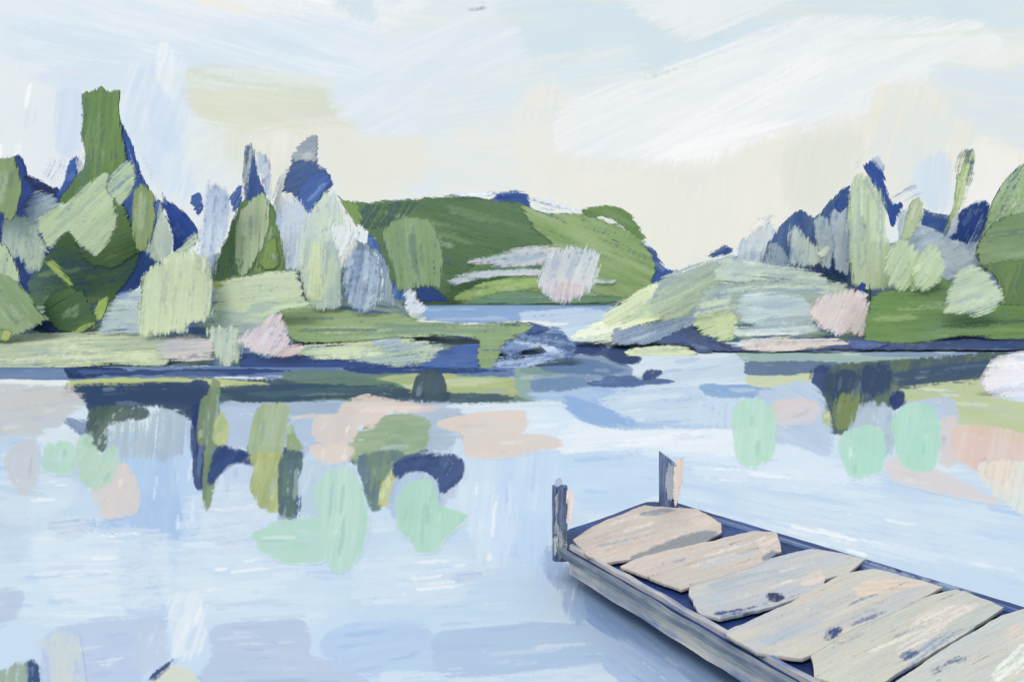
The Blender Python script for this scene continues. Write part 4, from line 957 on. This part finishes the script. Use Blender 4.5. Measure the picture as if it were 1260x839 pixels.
# ================================================================== DOCK
DZ = .5
KD = (1.0, .99, .98)
dock = bpy.data.objects.new('dock', None); COL.objects.link(dock); dock.location = (3.5, 6.5, 0)
tag(dock, 'weathered plank dock with two navy posts reaching out from the lower right', 'dock')
DO = Vector(dock.location)
def slab(name, st, ztop, thick, K=KD, layers=(), mat=None, rough=0, side=.6):
    st.tn = .05
    """a solid board: traced outline on the deck plane, real thickness, top slightly cupped, strokes of pigment on it"""
    pp = Painter(K)
    seed = random.random()*50; place = lying(ztop)
    R = outline(st, seed); n = len(R)
    px_ = [q[0] for q in st.p]; py_ = [q[1] for q in st.p]
    xs_ = np.arange(min(px_)-6, max(px_)+6, 1.0); ys_ = np.arange(min(py_)-6, max(py_)+6, 1.0)
    full = S(' '.join('%.1f,%.1f' % (x, y) for x, y in ((xs_[0]-9, ys_[0]-9), (xs_[-1]+9, ys_[0]-9), (xs_[-1]+9, ys_[-1]+9), (xs_[0]-9, ys_[-1]+9))), st.col, st.ang, -.6, st.c2, 1)
    Cp = blend([full]+list(layers), xs_, ys_, st.col, 3, .14, .15, .27, .42, (1, 1, 1), (.84, .3))
    st.st = 0
    pp.add(st, place, None, .008, 1.6 if name == 'plank' else 4, (xs_, ys_, Cp))
    # add() may re-jitter; rebuild side walls from the mesh boundary
    V = pp.V[0]; faces = pp.Fc
    cnt = {}
    for f in faces:
        for a, b in zip(f, f[1:]+f[:1]): cnt[(a, b)] = cnt.get((a, b), 0)+1
    bnd = [(a, b) for (a, b) in cnt if (b, a) not in cnt]
    loop = sorted({a for a, b in bnd}); mp_ = {}
    P2 = []
    for k in loop: mp_[k] = len(V)+len(P2); P2.append(V[k]-np.array([0, 0, thick]))
    P2 = np.array(P2); pp.V.append(P2); pp.nv += len(P2)
    for a, b in bnd: pp.Fc.append([b, a, mp_[a], mp_[b]])
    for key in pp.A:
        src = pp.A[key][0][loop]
        if key == 'tint' or key == 'tint_two': src = src*np.array([side*.9, side, side*1.25, 1])  # shade painted into the board edges: darker and bluer
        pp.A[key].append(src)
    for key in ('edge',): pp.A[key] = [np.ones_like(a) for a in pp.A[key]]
    pp.A['edge'] = [np.ones_like(a) for a in pp.A['edge']]
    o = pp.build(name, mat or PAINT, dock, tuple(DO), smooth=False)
    return o

# deck bed (joists and shade under the boards)
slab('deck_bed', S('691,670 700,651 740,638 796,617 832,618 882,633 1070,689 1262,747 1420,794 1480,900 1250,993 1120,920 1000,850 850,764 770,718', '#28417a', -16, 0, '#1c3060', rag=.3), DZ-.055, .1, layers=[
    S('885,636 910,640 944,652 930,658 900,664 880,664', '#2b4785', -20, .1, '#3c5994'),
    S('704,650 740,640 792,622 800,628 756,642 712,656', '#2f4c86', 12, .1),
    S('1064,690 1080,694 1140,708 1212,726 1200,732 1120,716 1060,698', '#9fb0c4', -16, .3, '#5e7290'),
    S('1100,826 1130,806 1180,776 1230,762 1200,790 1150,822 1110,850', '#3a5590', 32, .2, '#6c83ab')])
P = [
 ('706,667 733,649 793,625 858,629 886,640 887,651 868,663 800,682 745,688 721,679', '#cfc2b5', 17, '#bab1a9',
   [S('775,688 800,676 842,660 868,654 884,655 878,664 842,677 800,687', '#7c828a', 16, .12, '#9a9a98'),
    S('730,676 770,668 830,655 800,668 750,684', '#c9a98f', 15, .5),
    S('736,671 780,660 850,641 800,662 750,675', '#8d9bb2', 15, .45),
    S('786,634 808,624 832,628 812,634', '#8a9296', 8, .3), S('838,640 860,632 878,640 868,650 850,644', '#d8c6b8', 20, .35)]),
 ('764,700 793,687 925,657 956,658 961,674 930,692 838,721 800,708', '#cfc1b6', 17, '#c2bab0',
   [S('812,692 850,686 842,692 815,694', '#8492ac', 10, .25), S('860,692 900,684 950,672 900,692 866,700', '#b9bec4', 14, .4), S('930,662 954,660 958,676 940,682', '#dccbbb', 30, .4), S('938,686 952,676 958,684 944,690', '#7f8691', 20, .2)]),
 ('848,734 852,721 930,694 1000,678 1066,690 1040,703 1014,708 1011,720 955,741 885,757 860,750', '#ccc7bc', 15, '#b5bac0',
   [S('942,733 956,729 967,735 954,742', '#1d2c55', 0, 0), S('870,720 930,704 990,694 940,708 880,726', '#aab3bd', 14, .4), S('930,744 990,726 1012,716 990,730 940,748', '#8895a8', 20, .35), S('985,710 1010,702 1014,714 990,722', '#dccabd', 14, .3), S('880,752 920,748 944,744 916,756 884,760', '#2c467c', 12, .35)]),
 ('893,783 975,746 1036,712 1078,705 1158,716 1095,748 1034,774 1012,790 985,804 930,796', '#ccc6b8', 22, '#b9bcbf',
   [S('1012,786 1020,776 1036,771 1034,778 1018,788', '#2d4475', 30, .1), S('1040,772 1060,762 1096,750 1080,760 1052,770', '#8d96a5', 24, .25, '#4d6086'), S('1048,722 1090,710 1150,716 1110,726 1060,732', '#dbc8b4', 4, .3), S('930,786 990,764 1040,744 1000,770 950,790', '#b1b9c2', 22, .4)]),
 ('1001,806 1047,780 1133,742 1180,730 1232,741 1186,773 1095,826 1060,848 1000,826', '#cbc7b8', 24, '#babfb8',
   [S('1014,794 1060,776 1090,764 1070,778 1030,794', '#99a1a5', 22, .3), S('1130,760 1180,744 1206,744 1170,766 1140,790 1100,806', '#dcd2c8', 30, .3), S('1106,808 1122,800 1132,802 1116,812', '#4a5e87', 36, .2), S('1140,792 1190,770 1232,760 1200,780 1150,806 1100,838', '#8c9cb6', 32, .4)]),
 ('1102,846 1160,806 1234,762 1340,733 1400,750 1340,820 1240,880 1150,884', '#cbc8bd', 26, '#bcc2c0',
   [S('1140,826 1180,808 1222,800 1190,812 1150,828', '#4b5f88', 22, .35), S('1220,830 1262,790 1262,820 1230,839', '#e3e6da', 40, .3), S('1234,776 1262,764 1262,780 1240,790', '#dcc9ba', 30, .35)]),
 ('1190,905 1240,884 1310,852 1390,806 1420,800 1470,830 1440,890 1360,930 1270,960', '#cbc8bd', 26, '#bcc2c0', []),
]
RP = random.Random(14)
for i, (pts, c, a, c2, lay) in enumerate(P):
    base_ = S(pts, c, a); EX = 3.4 if i < 3 else 6.0
    lay = bristle_marks(base_, 34, RP, (('#ffffff', .35), ('#8c9cb4', .45), ('#e2bfa4', .4), ('#9aa5b2', .5), ('#e6e6d2', .6), ('#4f658f', .5)), (.5, 1.8), (.25, .85), (.3, .55))+lay
    st_ = S(pts, c, a, 0, c2, .9, rag=.7)
    cx_, cy_ = np.mean([q[0] for q in st_.p]), np.mean([q[1] for q in st_.p]); an = math.radians(a-3); nx_, ny_ = math.sin(an), math.cos(an)
    st_.p = [(x+nx_*EX*np.sign((x-cx_)*nx_+(y-cy_)*ny_), y+ny_*EX*np.sign((x-cx_)*nx_+(y-cy_)*ny_)) for x, y in st_.p]
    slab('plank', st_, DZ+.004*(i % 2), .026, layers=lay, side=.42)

# side beam along the left edge of the deck
bw = bmesh.new()
def edge_pt(px, py, z): 
    q = lying(DZ)(px, py); return Vector((q[0], q[1], z))
path = [edge_pt(*q, 0) for q in ((686, 670), (770, 718), (850, 764), (1000, 850), (1120, 919), (1250, 993))]
def beam(name, path, w, z0, z1, K, cols, ang, inner):
    pp = Painter(K); rings = []
    dirs = [(path[min(i+1, len(path)-1)]-path[max(i-1, 0)]).normalized() for i in range(len(path))]
    pts = []; Fc = []; U = []
    acc = 0
    sub = []
    for i in range(len(path)-1):
        for k in range(6): sub.append((path[i].lerp(path[i+1], k/6), dirs[i].lerp(dirs[i+1], k/6).normalized()))
    sub.append((path[-1], dirs[-1])); prof = [(0, z0), (0, z1-.015), (.015, z1), (w-.015, z1), (w, z1-.015), (w, z0)]
    for i, (p_, d_) in enumerate(sub):
        side = Vector((-d_.y, d_.x, 0))*inner
        if i: acc += (p_-sub[i-1][0]).length
        for (o_, z_) in prof:
            j = mnoise.noise(Vector((acc*3, o_*9, z_*9)))*.009
            pts.append(p_+side*(o_+j)+Vector((0, 0, z_+j))); U.append((acc*120, (o_+z_)*120, 3.3))
    m_ = len(prof)
    for i in range(len(sub)-1):
        for j in range(m_):
            a_, b_ = i*m_+j, i*m_+(j+1) % m_
            Fc.append([a_, b_, b_+m_, a_+m_])
    Fc.append(list(range(m_))); Fc.append(list(range(len(pts)-m_, len(pts)))[::-1])
    n_ = len(pts); one = np.ones(n_); pp.V = [np.array([tuple(q) for q in pts])]; pp.Fc = Fc; pp.nv = n_
    c1, c2 = [np.array(lin(c))*np.array(K) for c in cols]
    pp.A = {'tint': [np.column_stack([np.outer(one, c1), one])], 'tint_two': [np.column_stack([np.outer(one, c2), one])], 'brush': [np.outer(one, [-.5, 1, 1])],
            'stroke': [np.array(U)], 'edge': [one], 'pxm': [one*.008]}
    return pp.build(name, PAINT, dock, tuple(DO), smooth=False)
beam('side_beam', path, .06, .395, DZ-.03, KD, ('#4d5a70', '#8a9196'), 0, 1)
path2 = [q+Vector((.12, .02, 0)) for q in path]
beam('side_rail', path2, .05, .2, DZ-.004, KD, ('#cfcabd', '#6b7da0'), 0, 1)
rpath = [edge_pt(*q, 0) for q in ((832, 618), (882, 633), (1070, 689), (1262, 747), (1420, 794))]
beam('side_beam', rpath, .09, .16, DZ-.03, KD, ('#33508a', '#7d90a8'), 0, -1)

def post(px, py, wpx, ytop, slant, lab, cols, light, zb):
    d = (EYE-DZ)*F/(py-HOR); x = (px-CX)*d/F; r = wpx*d/F/2; zt = EYE-(ytop-HOR)*d/F
    pp = Painter(KD); pts = []; U = []; Fc = []
    nseg, nr = 12, 9
    for k in range(nr+1):
        t = k/nr; z = zb+t*(zt-zb)
        for j in range(nseg):
            q = 2*math.pi*j/nseg; sx = math.copysign(abs(math.cos(q))**.6, math.cos(q)); sy = math.copysign(abs(math.sin(q))**.6, math.sin(q))
            w_ = 1+.09*mnoise.noise(Vector((q*1.2, z*4, px))); zz = z
            if k == nr: zz = zt-(sx*.5+.5)*slant
            elif k == nr-1: zz = min(z, zt-(sx*.5+.5)*slant-.02)
            pts.append((x+sx*r*w_, d+sy*r*w_, zz)); U.append((zz*150, q*18, px*.01))
    for k in range(nr):
        for j in range(nseg): Fc.append([k*nseg+j, k*nseg+(j+1) % nseg, (k+1)*nseg+(j+1) % nseg, (k+1)*nseg+j])
    Fc.append([nr*nseg+j for j in range(nseg)])
    n_ = len(pts); one = np.ones(n_); pp.V = [np.array(pts)]; pp.Fc = Fc; pp.nv = n_
    c1, c2 = [np.array(lin(c))*np.array(KD) for c in cols]
    pp.A = {'tint': [np.column_stack([np.outer(one, c1), one])], 'tint_two': [np.column_stack([np.outer(one, c2), one])], 'brush': [np.outer(one, [-.5, 1, 1])],
            'stroke': [np.array(U)], 'edge': [one], 'pxm': [one*.008]}
    o = pp.build('post', PAINT, dock, tuple(DO), smooth=False); o['label'] = lab
    # weathered cap, and pink light painted as a pale strip on its right
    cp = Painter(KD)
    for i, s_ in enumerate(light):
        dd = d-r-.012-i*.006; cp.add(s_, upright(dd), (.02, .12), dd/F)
    c_ = cp.build('weathered_lit_face', PAINT, o)
    c_.parent = o; c_.location = -DO
    return o
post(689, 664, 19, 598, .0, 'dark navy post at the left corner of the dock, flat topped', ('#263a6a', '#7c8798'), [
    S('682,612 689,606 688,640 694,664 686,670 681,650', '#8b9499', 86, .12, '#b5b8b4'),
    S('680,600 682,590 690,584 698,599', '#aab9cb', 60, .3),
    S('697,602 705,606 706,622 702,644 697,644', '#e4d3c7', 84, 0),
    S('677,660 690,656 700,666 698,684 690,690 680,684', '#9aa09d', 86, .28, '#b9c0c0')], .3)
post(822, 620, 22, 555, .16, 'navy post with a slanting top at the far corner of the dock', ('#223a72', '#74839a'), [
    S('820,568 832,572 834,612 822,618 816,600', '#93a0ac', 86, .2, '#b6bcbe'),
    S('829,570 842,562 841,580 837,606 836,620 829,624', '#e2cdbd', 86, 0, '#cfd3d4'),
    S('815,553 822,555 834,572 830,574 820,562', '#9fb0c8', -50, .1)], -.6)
bpy.context.view_layer.update()
